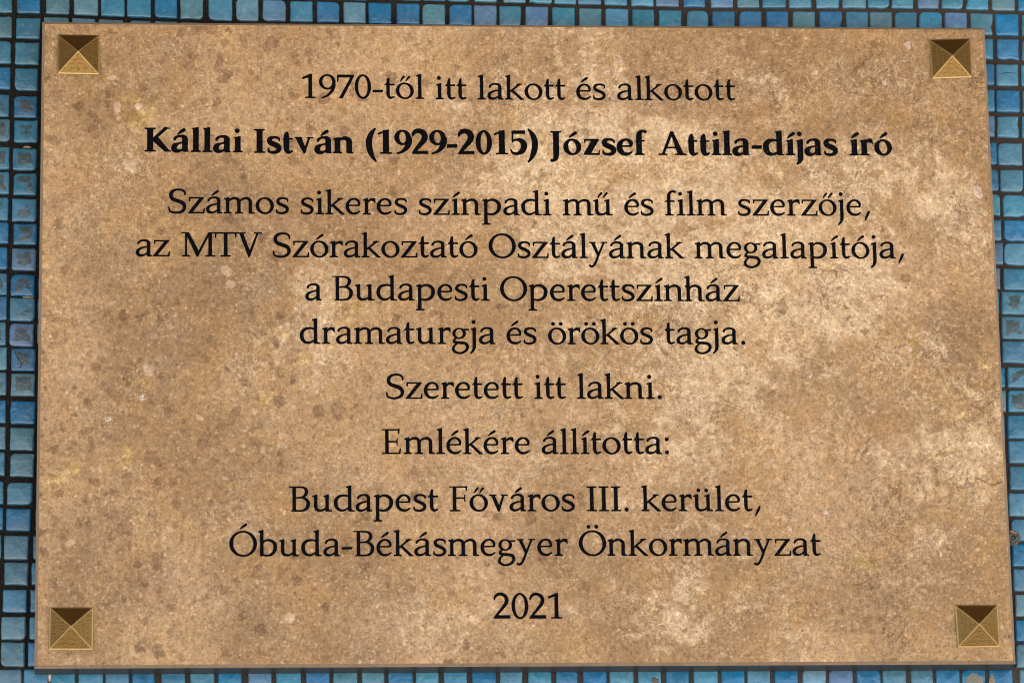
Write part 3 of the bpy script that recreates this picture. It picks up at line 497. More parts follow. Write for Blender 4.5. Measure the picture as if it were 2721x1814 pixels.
FEAT = json.loads(r'''{"br":[[-257.7,-31.2,4.0],[-274.1,-36.5,1.7],[-264.9,-38.5,1.6],[-269.8,-42.7,2.6],[-283.5,-43.5,2.1],[-278.1,-49.1,1.4],[-269.3,-58.7,3.2],[-267.7,-68.5,2.9],[-289.7,-70.6,2.9,0.5],[-279.5,-70.1,1.1],[-220.0,-47.8,3.2],[-180.3,-49.9,4.4,0.8],[-189.6,-56.8,1.9],[-210.2,-53.4,1.5],[-198.9,-66.2,4.0,0.7],[-166.9,-66.5,3.7,0.8],[-127.5,-47.8,4.0],[-115.6,-46.2,4.4],[-105.2,-43.5,1.5],[-130.7,-62.7,1.3],[-228.1,-78.1,5.8,0.45],[-265.5,-91.6,2.6],[-228.6,-94.0,1.9],[-217.3,-92.4,2.6,0.7],[-254.7,-98.0,2.1],[-233.4,-99.3,1.5],[-242.4,-101.6,1.6,0.6],[-270.5,-102.9,1.9,0.7],[-270.0,-99.2,1.3,0.7],[-194.7,-104.6,2.3],[-151.5,-82.4,2.6,0.8],[-254.6,-112.1,2.7],[-228.5,-112.0,2.1],[-274.5,-117.7,2.1],[-270.5,-110.6,1.1],[-269.4,-116.9,1.1],[-245.4,-120.4,4.8,0.8],[-211.6,-126.7,1.9],[-198.8,-124.1,1.7],[-295.2,-135.5,2.6],[-226.4,-141.4,4.4,0.7],[-240.1,-144.5,3.7,0.5],[-235.0,-153.9,2.9],[-225.3,-159.7,1.6],[-148.7,-147.7,1.5],[-143.0,-151.6,2.9,0.5],[-234.4,-178.5,2.3],[-219.1,-170.7,1.9],[-180.8,-88.2,2.6,0.8],[-174.2,-103.1,1.9],[-188.0,-95.1,1.7],[-215.7,-118.3,1.7],[-164.5,-144.7,2.1],[-119.0,-152.2,2.1],[-186.5,-159.8,2.3,0.6],[-124.7,-170.0,2.6,0.8],[-242.8,-130.9,2.6,0.5],[-286.0,-145.1,0.8],[-104.5,-83.6,1.5],[-286.4,-99.2,3.2,0.5],[-290.4,112.4,1.8],[-281.0,113.4,0.8],[-184.6,116.1,2.9],[-207.5,107.0,1.4],[-215.6,106.5,0.9],[-162.6,104.6,1.8],[-198.5,98.6,1.3],[-223.6,91.0,2.3,0.6],[-229.3,75.4,2.3,0.6],[-257.9,75.8,1.4,0.6],[-152.3,77.6,2.0],[-284.4,43.5,2.9,0.5],[-196.7,35.8,1.8],[-166.8,35.8,1.8,0.6],[-165.7,93.2,1.1],[-154.0,-5.0,1.8,0.7],[-158.9,-10.6,1.6],[-181.5,3.0,1.1],[-166.0,2.9,1.1],[-265.2,-18.5,2.9],[-273.2,-18.0,1.3],[-176.2,-16.1,2.7,0.6],[-297.1,-9.3,1.1],[-291.2,11.0,1.1],[-249.1,97.0,0.8],[-261.2,92.0,0.6],[-155.4,104.6,0.8],[-115.5,78.1,0.9],[-212.2,199.8,2.8,0.6],[-206.2,202.9,1.6],[-196.3,202.9,4.2,0.6],[-207.6,178.0,3.0,0.7],[-189.2,178.1,4.2,0.4],[-185.6,170.6,4.2,0.4],[-193.1,188.3,1.4],[-173.9,195.5,1.8],[-181.7,186.8,0.8],[-222.5,185.8,0.8],[-215.4,193.0,1.4],[-210.8,170.5,1.4],[-189.9,153.8,2.7,0.7],[-290.3,112.1,1.6],[-291.9,128.3,4.2,0.5],[-266.6,131.0,1.3],[-270.1,119.5,0.9],[-275.9,145.1,1.4],[-185.0,116.9,2.8,0.8],[-275.2,150.0,0.7],[-168.3,173.7,1.4],[-292.6,202.7,1.1],[-156.1,193.3,4.0],[-173.6,196.2,2.0,0.7],[-195.6,202.0,4.5,0.5],[-119.9,201.9,2.2],[-155.0,202.3,1.1],[-147.1,198.1,0.7],[107.2,71.6,2.1],[213.6,4.9,2.3,0.6],[241.6,40.0,2.9,0.6],[162.2,20.1,4.7,0.5],[237.6,-4.9,2.1,0.8],[240.2,-16.9,1.5,0.8],[204.4,13.6,1.3],[153.9,-35.9,3.2,0.4],[-105.4,160.4,2.4,0.7],[-122.4,155.2,3.0,0.7],[-124.8,158.4,2.4,0.6],[-83.6,159.9,1.2],[-100.0,156.6,2.4,0.5],[-9.7,154.5,2.4,0.5],[-56.8,16.3,2.5,0.8],[-13.4,20.2,3.1,0.5],[-63.0,37.5,1.6,0.6],[-65.7,43.3,1.9,0.7],[-1.0,20.9,1.6,0.6],[2.3,-114.3,4.2,0.6],[33.4,-102.3,3.5,0.5],[15.8,-116.1,2.1,0.6]],"cs":[[-200.9,-51.0,2.1],[-162.3,-71.3,2.1],[-150.9,-68.6,2.6,0.7],[-180.8,-71.8,1.6],[-174.1,-69.1,1.1],[-166.8,-29.9,0.8],[-244.0,-83.9,1.3],[-247.2,-75.4,1.1],[-279.0,-129.7,3.6,0.5],[-146.2,-176.2,4.7,0.4],[-232.5,-19.4,4.5,0.8],[-184.6,43.7,4.1,0.4],[-181.9,34.4,2.7,0.5],[-244.7,112.1,5.4,0.35],[-255.6,169.5,2.5,0.7],[-252.7,149.3,3.2],[-252.0,142.6,1.8],[-238.6,155.4,1.4,0.6],[-29.4,-115.5,2.8],[-169.4,120.0,1.2],[21.1,88.4,3.7,0.7],[35.8,76.1,2.5,0.8],[-48.3,78.4,1.9,0.9],[57.6,-104.5,3.9,0.5],[25.8,-172.4,3.6,0.5]],"wh":[[-236.0,-38.1,2.5],[-256.5,-52.0,2.3]],"pk":[[201.9,45.4,1.8],[242.3,-7.1,1.6],[179.1,-24.3,1.4],[172.2,-26.7,0.8],[167.9,-29.4,0.7],[290.2,96.4,3.8],[208.2,-10.4,0.9],[176.9,-14.2,0.8],[217.3,-47.3,1.1],[254.9,-45.1,1.1],[238.2,47.5,1.4],[139.7,10.2,0.8],[249.2,195.4,1.9],[249.8,192.9,1.7],[233.4,168.6,1.7],[280.6,135.8,1.9],[151.1,224.1,0.1],[184.9,-111.5,1.6],[186.6,-113.1,1.0],[162.9,-122.6,1.4],[255.7,-138.1,1.4],[244.1,-152.3,1.0],[185.4,-168.5,0.9],[185.3,-170.6,0.7],[-239.0,150.2,2.1],[-240.4,150.9,1.7],[2.5,-182.1,1.3],[-5.7,-166.7,1.1],[77.8,-35.4,1.4],[82.0,-35.8,1.7],[80.5,-65.9,2.2],[3.2,-14.2,1.4],[135.0,145.2,0.5],[56.3,174.9,1.9]],"ye":[[-238.6,143.5,8.5],[-241.4,153.9,4.9,0.9],[-232.3,149.4,4.2,0.8],[-248.5,155.3,2.8,0.5],[-238.5,134.5,3.5,0.6],[-245.6,-72.8,4.2,0.9],[-244.6,-79.2,5.3,0.7],[-251.7,-82.3,3.2,0.5],[-279.4,-84.4,4.7],[-287.5,-89.7,4.7],[-274.3,-80.2,3.2,0.7],[-293.6,-93.9,4.2,0.8],[-297.6,-98.1,3.2,0.8],[-161.1,-39.7,3.7],[-156.0,-35.4,2.6],[-166.3,-44.0,1.9,0.9],[-141.4,-31.1,3.7,0.6],[-136.2,-25.8,4.2,0.7],[-108.5,11.4,2.8,0.7],[-111.6,5.7,3.7,0.8],[-106.1,8.2,2.5,0.8],[-118.5,-5.8,3.7,0.5],[-137.0,-13.5,3.7,0.8],[-132.0,-9.0,3.1,0.5],[-41.6,-12.2,0.6,0.1],[-103.6,20.7,4.3,0.8],[-106.1,16.9,3.7,0.8],[-97.4,25.2,3.7,0.5],[207.4,-141.7,8.7,0.6],[197.9,-144.5,5.8,0.4],[208.2,-191.7,4.3,0.4],[244.0,-3.3,4.2,0.9],[238.2,-3.8,2.6,0.8],[288.0,-16.3,2.9],[290.5,-19.6,2.1],[274.4,-34.8,1.9,0.9],[278.8,-32.1,1.9,0.9],[283.1,-29.4,1.7,0.8],[253.1,-38.6,2.3,0.7],[241.3,-17.5,1.5],[238.5,-20.7,0.8],[229.5,-33.2,1.5,0.8],[166.8,-30.0,1.7,0.6],[105.5,-10.1,3.7,0.5],[42.8,-11.5,2.8,0.5],[274.0,-48.8,4.2,0.8]],"cr":[[63.3,103.0,54.1,0.9],[117.2,73.4,47.1,0.9],[156.3,31.6,40.0,0.9],[206.7,103.5,30.6,0.6],[4.2,117.7,30.6,0.7],[211.1,34.2,28.2,0.8],[243.0,-0.1,30.6,0.4],[283.1,-56.1,23.5,0.7],[272.3,-85.1,21.2,0.7],[25.6,6.9,28.2,0.5],[107.3,-19.7,37.6,0.5],[129.8,-53.6,37.6,0.4],[98.0,-177.4,21.2,0.7],[111.3,-120.7,30.6,0.5],[43.8,183.0,32.9,0.5],[-30.6,165.0,25.9,0.45],[161.2,173.6,28.2,0.55],[234.1,186.7,28.2,0.4],[255.0,111.2,32.9,0.6],[289.3,73.9,28.2,0.7],[212.0,-60.9,37.6,0.4],[0.3,-84.7,32.9,0.5],[-36.0,-179.3,25.9,0.5],[56.5,-167.9,28.2,0.5],[-161.7,-15.1,21.2,0.5],[-126.8,-7.8,21.2,0.45],[-114.7,48.2,28.2,0.3],[-185.0,-108.2,35.3,0.3],[-253.3,-190.1,25.9,0.35],[-133.5,28.6,18.8,0.4],[-248.2,116.6,16.5,0.3],[-224.8,129.1,18.8,0.3],[-50.8,82.8,25.9,0.4],[244.2,-132.9,37.6,0.5],[160.6,-180.0,32.9,0.4],[70.9,-60.8,32.9,0.5],[-82.1,-186.1,23.5,0.35],[22.3,73.1,23.5,0.6]],"dk":[[-266.5,60.0,37.6,0.6],[-212.9,67.5,35.3,0.5],[-226.7,4.2,32.9,0.8],[-247.3,-39.1,25.9,0.7],[-173.4,-55.9,30.6,0.5],[-264.9,-157.4,30.6,0.8],[-253.7,-131.7,25.9,0.6],[-184.9,43.1,23.5,0.5],[-156.9,16.4,16.5,0.8],[-194.2,109.4,21.2,0.6],[-279.0,158.6,21.2,0.5],[-257.7,138.8,18.8,0.6],[122.6,93.3,21.2,0.5],[209.1,166.3,28.2,0.6],[183.9,135.9,21.2,0.5],[260.5,73.8,23.5,0.6],[276.3,-0.1,25.9,0.9],[261.1,-19.7,21.2,0.8],[179.0,4.7,21.2,0.4],[201.3,-31.8,21.2,0.7],[141.9,-44.0,25.9,0.6],[83.4,-31.9,21.2,0.4],[-104.5,-132.1,25.9,0.6],[-70.2,-151.0,23.5,0.7],[-162.2,-176.5,23.5,0.7],[-194.1,-171.7,21.2,0.5],[22.4,-139.5,30.6,0.7],[207.2,-180.2,28.2,0.5],[126.5,-156.3,28.2,0.5],[24.9,-24.6,21.2,0.5],[249.1,141.3,25.9,0.6],[100.7,160.6,23.5,0.5],[-114.3,97.3,28.2,0.4],[-161.4,82.4,21.2,0.5],[-20.7,48.4,18.8,0.5],[-68.6,-24.7,18.8,0.4]],"vein":[[279.44,-89.4],[284.29,-91.57],[290.29,-94.47],[293.2,-93.03],[295.82,-92.55]],"vein2":[[5.96,145.1],[7.53,140.11],[9.33,135.12],[10.21,131.38],[11.96,123.91],[13.74,117.69],[14.59,112.72]],"vein3":[[2.31,79.23],[2.91,73.06],[3.28,68.13],[3.9,63.21]]}''')
T = .0205                                                   # depth of the tile faces behind the front of the plaque
# ------------------------------------------------------------------ setting: wall, unseen ground, slab added overhead for shade
wall = link('wall', mesh('wall', [(-3.5, T+.0014, -2.3), (3.5, T+.0014, -2.3), (3.5, T+.0014, .75), (-3.5, T+.0014, .75), (-3.5, T+.3, -2.3), (3.5, T+.3, -2.3), (3.5, T+.3, .75), (-3.5, T+.3, .75)],
    [(0, 1, 2, 3), (5, 4, 7, 6), (4, 5, 1, 0), (3, 2, 6, 7), (4, 0, 3, 7), (1, 5, 6, 2)], GROUT), kind='structure')
link('unseen_pavement', mesh('unseen_pavement', [(-60, -90, -2.3), (60, -90, -2.3), (60, 3, -2.3), (-60, 3, -2.3)], [(0, 1, 2, 3)], UNSEEN_PAVE), kind='structure')
def box(x0, x1, y0, y1, z0, z1):
    return [(x0, y0, z0), (x1, y0, z0), (x1, y1, z0), (x0, y1, z0), (x0, y0, z1), (x1, y0, z1), (x1, y1, z1), (x0, y1, z1)], [(0, 3, 2, 1), (4, 5, 6, 7), (0, 1, 5, 4), (1, 2, 6, 5), (2, 3, 7, 6), (3, 0, 4, 7)]
link('shade_slab', mesh('shade_slab', *box(-4.5, 4.5, -3.0, T+.4, .752, 1.0), SHADE_SLAB), kind='structure')  # unseen slab, added and sized to block light from above
# ------------------------------------------------------------------ mosaic tiles
PAL = dict(m=(.036, .168, .280), b=(.012, .134, .290), g=(.068, .180, .250), p=(.078, .168, .308), t=(.056, .196, .298), s=(.110, .235, .335))
def tile_geo(q, rnd):
    q = [Vector((a, b)) for a, b in q]; c = sum(q, Vector((0, 0)))/4; pts = []
    for i in range(4):
        a, b, d = q[i-1], q[i], q[(i+1) % 4]; u = (a-b).normalized(); v = (d-b).normalized(); r = rnd.uniform(.45, 1.35)
        if rnd.random() < .10: r = 3.0
        pts += [b+u*r, b+(u+v)*r*.30, b+v*r]
        L = (d-b).length
        for t in (.32, .66): pts.append(b+v*L*t)
    pts = [p+Vector((rnd.uniform(-.16, .16), rnd.uniform(-.16, .16))) for p in pts]
    if rnd.random() < .12:
        k = rnd.randrange(len(pts)); pts[k] += (c-pts[k]).normalized()*rnd.uniform(.6, 1.4)      # a chip in the rim
    tx, tz = rnd.uniform(-.022, .022), rnd.uniform(-.022, .022); off = rnd.uniform(-.12, .12)
    rings = [(0, 1.7), (.10, .75), (.35, .42), (.78, .17), (1.6, .02)]
    n = len(pts); V = []; F = []
    for ins, dep in rings:
        for p in pts:
            d = (p-c); l = d.length; pp = p-d*(ins/l)
            V.append((pp.x-c.x, dep+off+tx*(pp.x-c.x)+tz*(pp.y-c.y), pp.y-c.y))
    for k in range(4):
        for i in range(n): j = (i+1) % n; F.append((k*n+i, k*n+j, (k+1)*n+j, (k+1)*n+i))
    V.append((0, off+rnd.uniform(-.10, .06), 0))
    for i in range(n): F.append((4*n+i, 4*n+(i+1) % n, 5*n))
    return c, V, F
rt = random.Random(5); hidden_edge = None
for rec in DATA['tiles']:
    code = rec[0]; xs = rec[1:]; q = [(xs[0], xs[1]), (xs[2], xs[3]), (xs[4], xs[5]), (xs[6], xs[7])]
    q = q[::-1]
    c, V, F = tile_geo(q, rt)
    me = mesh('tile', [(x/1000, y/1000, z/1000) for x, y, z in V], F, TILE, True)
    o = link('tile', me, wall); o.location = (c.x/1000, T, c.y/1000)
    low = {'C': 't', 'W': 'b', 'X': 'b'}.get(code, code.lower()); k = PAL[low]; j = rt.uniform(.86, 1.14); jj = rt.uniform(-.012, .012)
    f = .78 if c.x < -290 else 1.0  # left-hand tiles darkened in colour to stand in for dimmer light there
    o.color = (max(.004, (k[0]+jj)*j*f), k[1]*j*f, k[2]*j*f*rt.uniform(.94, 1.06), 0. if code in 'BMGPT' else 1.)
    if code in 'XW': o['label'] = 'blue tile with a dried cream paint smear'
    if code in 'BMGPT': o['label'] = 'blue tile with dark dirt patches'
    if (code == 'C') or (code == 'B' and -212 < c.x < 0): pass
    o['cx'] = 0; del o['cx']
    rec.append(o)
# surrounding mosaic beyond the picked-out tiles, joined
Vv = []; Ff = []; tint = []; rs = random.Random(9); P = 16.3
BB = [(min(r[1:9:2]), max(r[1:9:2]), min(r[2:10:2]), max(r[2:10:2])) for r in DATA['tiles']]
BB.append((-288, 290, -196, 196))
for iz in range(-60, 46):
    for ix in range(-72, 72):
        x = ix*P+rs.uniform(-.5, .5)+(iz % 3)*1.1; z = iz*P-.018*x+rs.uniform(-.4, .4)
        a0, a1, b0, b1 = x-7.2, x+7.2, z-7.2, z+7.2
        if -365 < x < 368 and -252 < z < 264:
            for (p0, p1, q0, q1) in BB:
                ox_, oz_ = min(a1, p1)-max(a0, p0), min(b1, q1)-max(b0, q0)
                if ox_ <= -1.0 or oz_ <= -1.0: continue
                if ox_ < oz_:
                    if x < (p0+p1)/2: a1 = p0-1.2
                    else: a0 = p1+1.2
                else:
                    if z < (q0+q1)/2: b1 = q0-1.2
                    else: b0 = q1+1.2
                if a1-a0 < 3.6 or b1-b0 < 3.6: break
            if a1-a0 < 3.6 or b1-b0 < 3.6: continue
        xm, zm, hx, hz = (a0+a1)/2, (b0+b1)/2, (a1-a0)/2, (b1-b0)/2; b = len(Vv); o = rs.uniform(-.1, .1)
        for (r, d) in ((0, 1.6), (.15, .5), (1.1, 0)):
            for sx, sz in ((-1, -1), (1, -1), (1, 1), (-1, 1)):
                Vv.append(((xm+sx*(hx-r))/1000, T+(d+o)/1000, (zm+sz*(hz-r))/1000))
        for k in (0, 4):
            for i in range(4): Ff.append((b+k+i, b+k+(i+1) % 4, b+k+4+(i+1) % 4, b+k+4+i))
        Ff.append((b+8, b+9, b+10, b+11))
        kcol = PAL[rs.choice('mmmmbbbgggptt')]; tint += [(*[cc*rs.uniform(.88, 1.12) for cc in kcol], 1.)]*12
fm = mesh('mosaic_field', Vv, Ff, TILES)
ca = fm.color_attributes.new('tint', 'FLOAT_COLOR', 'POINT'); ca.data.foreach_set('color', np.array(tint, np.float32).ravel())
link('mosaic_field', fm, wall, kind='stuff')
# cracks in two tiles: thin dark ribbons proud of the glaze
DARKL = mat_plain('crack_dirt', (.006, .006, .006), (.02, .02, .02), 500, .9)
def ribbon(name, pts, wd, y, mat, parent, th=.00012):
    V = []; F = []
    P_ = [Vector(p) for p in pts]
    for i, p in enumerate(P_):
        d = (P_[min(i+1, len(P_)-1)]-P_[max(i-1, 0)]).normalized(); nn = Vector((-d.y, d.x)); ww = wd*(.45 if i in (0, len(P_)-1) else random.uniform(.7, 1.3))
        for s in (-1, 1):
            for yy in (y, y+th): V.append(((p.x+nn.x*s*ww/2)/1000, yy, (p.y+nn.y*s*ww/2)/1000))
    for i in range(len(P_)-1):
        a = i*4; b = a+4; F += [(a, a+2, b+2, b), (a+1, b+1, b+3, a+3), (a, b, b+1, a+1), (a+2, a+3, b+3, b+2)]
    o = link(name, mesh(name, V, F, mat), parent)
    if parent is not wall: o.matrix_parent_inverse = parent.matrix_basis.inverted()
    return o
def tile_at(p):
    best = min(DATA['tiles'], key=lambda r: (r[-1].location.x*1000-p[0])**2+(r[-1].location.z*1000-p[1])**2); return best[-1]
mid = DATA['crack1'][4]; ta = tile_at((mid[0], mid[1])); ribbon('crack', DATA['crack1'], .42, T-.0004, DARKL, ta); ta['label'] = 'blue tile with a dark crack and dirt patches'
mid = DATA['crack2'][2]; tb = tile_at((mid[0], mid[1]-2)); ribbon('crack', DATA['crack2'], .34, T-.0004, DARKL, tb); tb['label'] = 'pale blue tile crossed by a thin level crack'
# cream paint smear and mortar crumbs
CREAM = mat_plain('dried_cream_paint', (.14, .135, .11), (.26, .245, .20), 900, .8, .6, .0004)
MORT = mat_plain('pale_mortar', (.16, .11, .07), (.34, .26, .18), 700, .9, .6, .0006)
WHT = mat_plain('white_paint_drip', (.34, .33, .32), (.62, .61, .60), 900, .7, .5, .0004)
def blob(name, cx, cz, rx, rz, mat, parent, y, hgt=.0003, n=22, seed=1, rot=0., jag=.25):
    r_ = random.Random(seed); V = []; F = []; pr = []
    for i in range(n):
        a = 2*math.pi*i/n; k = 1+r_.uniform(-jag, jag); x, z = rx*k*math.cos(a), rz*k*math.sin(a)
        pr.append((x*math.cos(rot)-z*math.sin(rot), x*math.sin(rot)+z*math.cos(rot)))
    for s, yy in ((1., y), (.86, y-hgt)):
        for x, z in pr: V.append(((cx+x*s)/1000, yy, (cz+z*s)/1000))
    V.append((cx/1000, y-hgt*1.15, cz/1000))
    for i in range(n): j = (i+1) % n; F += [(i, j, n+j, n+i), (n+i, n+j, 2*n)]
    o = link(name, mesh(name, V, F, mat, True), parent)
    if parent is not wall: o.matrix_parent_inverse = parent.matrix_basis.inverted()
    return o
W1 = [r for r in DATA['tiles'] if r[0] == 'X'][0][-1]; W2 = [r for r in DATA['tiles'] if r[0] == 'W'][0][-1]
blob('paint_smear', W1.location.x*1000+.6, W1.location.z*1000-1.2, 5.4, 6.4, CREAM, W1, T-.0001, seed=3, jag=.12, n=34)
blob('paint_smear', W2.location.x*1000-5.6, W2.location.z*1000-1.5, 2.4, 5.2, CREAM, W2, T-.0001, seed=4, jag=.16, n=30)
mi = DATA['misc']
blob('mortar_smear', mi['sm1'][0], mi['sm1'][1], 3.6, .7, MORT, wall, T+.0006, .0008, seed=8)
blob('mortar_smear', mi['sm2'][0], mi['sm2'][1]-.3, 2.6, .8, MORT, wall, T+.0008, .0006, seed=9)
blob('paint_drip', mi['white'][0], mi['white'][1], .8, 3.6, WHT, wall, T+.0008, .0006, seed=10)
blob('mortar_smear', mi['chip'][0], mi['chip'][1]-.6, 2.3, 2.6, mat_plain('grey_mortar', (.07, .065, .055), (.14, .125, .105), 800, .9, .6, .0005), wall, T-.0001, .0004, seed=12)
# grey wall plug peeping out beside the plaque
PLUGC = mat_plain('weathered_plug', (.045, .038, .032), (.16, .13, .10), 500, .75, .7, .0006)
px_, pz_ = DATA['plug']; plug = link('wall_plug', None, None, label='small grey-beige wall plug with a dark hole beside the right edge of the plaque', category='wall plug')
plug.location = (px_/1000, T, pz_/1000)
def torus(R0, r0, n=28, k=10, sx=1., sz=1., y=0.):
    V = []; F = []
    for i in range(n):
        a = 2*math.pi*i/n; jr = 1+.05*math.sin(3*a+1)
        for j in range(k):
            b = 2*math.pi*j/k; rr = R0*jr+r0*math.cos(b)
            V.append((rr*math.cos(a)*sx/1000, (y+r0*math.sin(b)*.8)/1000, rr*math.sin(a)*sz/1000))
    for i in range(n):
        for j in range(k): F.append((i*k+j, ((i+1) % n)*k+j, ((i+1) % n)*k+(j+1) % k, i*k+(j+1) % k))
    return V, F
BEI = mat_plain('beige_mortar_rim', (.16, .12, .08), (.42, .34, .25), 500, .85, .8, .0006)
link('mortar_rim', mesh('mortar_rim', *torus(4.0, 1.0, y=.1), PLUGC, True), plug)
V_, F_ = torus(2.3, 1.15, sz=.95, y=-.5); link('sleeve', mesh('sleeve', V_, F_, mat_plain('grey_plastic_sleeve', (.05, .048, .045), (.10, .09, .08), 500, .6), True), plug)
bl = blob('lip', 0, 3.4, 2.7, .8, BEI, plug, -.0009, .0006, seed=21, rot=-.35); bl.matrix_parent_inverse.identity()
n_ = 20; link('hole', mesh('hole', [(1.7*math.cos(2*math.pi*i/n_)/1000, -.0003, 1.5*math.sin(2*math.pi*i/n_)/1000) for i in range(n_)]+[(0, .0012, 0)], [(i, (i+1) % n_, n_) for i in range(n_)], DARKL), plug)
# ------------------------------------------------------------------ the plaque
plaque = link('memorial_plaque', None, None, label='tan limestone memorial plaque with black Hungarian lettering and four brass corner studs', category='plaque')
S = DATA['slab']; CH = 1.8
def corner(k, ins):
    x, z = S[k]; return (x+(ins if 'L' in k else -ins), z+(-ins if 'T' in k else ins))
NX, NZ = 540, 372
tl, tr, br, bl_ = [np.array(corner(k, CH)) for k in ('TL', 'TR', 'BR', 'BL')]
u, v = np.meshgrid(np.linspace(0, 1, NX), np.linspace(0, 1, NZ))
XY = (bl_[None, None]*((1-u)*(1-v))[..., None]+br*(u*(1-v))[..., None]+tr*(u*v)[..., None]+tl*((1-u)*v)[..., None])
X, Z = XY[..., 0], XY[..., 1]
front = np.stack([X/1000, np.zeros_like(X), Z/1000], -1).reshape(-1, 3)
idx = np.arange(NX*NZ).reshape(NZ, NX)
quads = np.stack([idx[:-1, :-1], idx[:-1, 1:], idx[1:, 1:], idx[1:, :-1]], -1).reshape(-1, 4)
verts = [tuple(p) for p in front.tolist()]; nb = len(verts)
loopf = list(idx[0, :])+list(idx[1:, -1])+list(idx[-1, -2::-1])+list(idx[-2:0:-1, 0])
faces = [tuple(f) for f in quads.tolist()]
cyc = [('BL', idx[0, 0]), ('BR', idx[0, -1]), ('TR', idx[-1, -1]), ('TL', idx[-1, 0])]
for dep in (CH, 20.3):
    for k, _ in cyc: x, z = S[k]; verts.append((x/1000, dep/1000, z/1000))
sm_ = []
sides = [list(map(int, idx[0, :])), list(map(int, idx[:, -1])), list(map(int, idx[-1, ::-1])), list(map(int, idx[::-1, 0]))]
for i in range(4):
    j = (i+1) % 4
    faces.append(tuple([nb+j, *sides[i][::-1], nb+i])[::1]); sm_.append(1)
    faces.append((nb+i, nb+4+i, nb+4+j, nb+j)); sm_.append(2)
faces.append((nb+7, nb+6, nb+5, nb+4)); sm_.append(2)
me = bpy.data.meshes.new('slab'); me.from_pydata(verts, [], faces); me.update()
for m_ in (STONE, CHAM, SIDE): me.materials.append(m_)
me.polygons.foreach_set('material_index', [0]*len(quads)+sm_)
bm = bmesh.new(); bm.from_mesh(me); bmesh.ops.recalc_face_normals(bm, faces=bm.faces[len(quads):] if False else bm.faces); bm.to_mesh(me); bm.free()
def gmap(lst, soft, sharp=False):
    out = np.zeros_like(X)
    for rec in lst:
        x, z, s = rec[:3]; a = rec[3] if len(rec) > 3 else 1.
        if sharp:
            th = random.uniform(0, 3.14); e = random.choice((.66, .8, .95, 1.1, 1.3, 1.5)); dx, dz = X-x, Z-z
            p = dx*math.cos(th)+dz*math.sin(th); q_ = -dx*math.sin(th)+dz*math.cos(th)
            d = np.sqrt((p/e)**2+(q_*e)**2)/s; out = np.maximum(out, np.clip(1.5-d, 0, 1)*(.45+.55*a) if a > .01 else out)
        else: out = np.maximum(out, a*np.exp(-((X-x)**2+(Z-z)**2)/(2*(s*soft)**2))) if soft < .8 else out+a*np.exp(-((X-x)**2+(Z-z)**2)/(2*(s*soft)**2))
    return np.clip(out, 0, 1.15)
def polymap(pts, wd):
    d = np.full_like(X, 1e9)
    for (x0, z0), (x1, z1) in zip(pts, pts[1:]):
        dx, dz = x1-x0, z1-z0; t = np.clip(((X-x0)*dx+(Z-z0)*dz)/(dx*dx+dz*dz), 0, 1); d = np.minimum(d, np.hypot(X-x0-t*dx, Z-z0-t*dz))
    return np.clip(1.2-d/wd, 0, 1)
cream = np.clip(.08+.92*gmap(FEAT['cr'], .85), 0, 1); clast = gmap(FEAT['br'], 1, True); yel = gmap(FEAT['ye'], .78)
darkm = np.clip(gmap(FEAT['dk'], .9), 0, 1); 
for q_ in DATA['studs'].values():  # paints each stud's contact shadow, and a streak below, into the dark map
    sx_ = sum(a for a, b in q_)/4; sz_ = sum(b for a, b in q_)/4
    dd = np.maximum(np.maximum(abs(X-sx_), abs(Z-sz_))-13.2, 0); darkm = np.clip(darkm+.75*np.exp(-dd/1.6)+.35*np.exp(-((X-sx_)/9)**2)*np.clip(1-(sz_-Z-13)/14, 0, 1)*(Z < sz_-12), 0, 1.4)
pinkm = gmap(FEAT['pk'], 1, True); palem = gmap(FEAT['cs'], 1, True)
whitem = gmap(FEAT['wh'], .7); veinm = np.maximum(polymap(FEAT['vein'], 1.1), 0)
right = 1/(1+np.exp(-(X-20+.15*Z)/45)); o1 = np.ones_like(X)
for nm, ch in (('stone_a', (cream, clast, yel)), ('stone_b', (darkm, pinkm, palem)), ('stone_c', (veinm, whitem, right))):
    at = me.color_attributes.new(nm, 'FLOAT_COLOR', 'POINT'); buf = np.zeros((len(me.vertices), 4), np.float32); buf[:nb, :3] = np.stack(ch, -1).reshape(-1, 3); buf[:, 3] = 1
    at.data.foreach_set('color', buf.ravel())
link('slab', me, plaque)
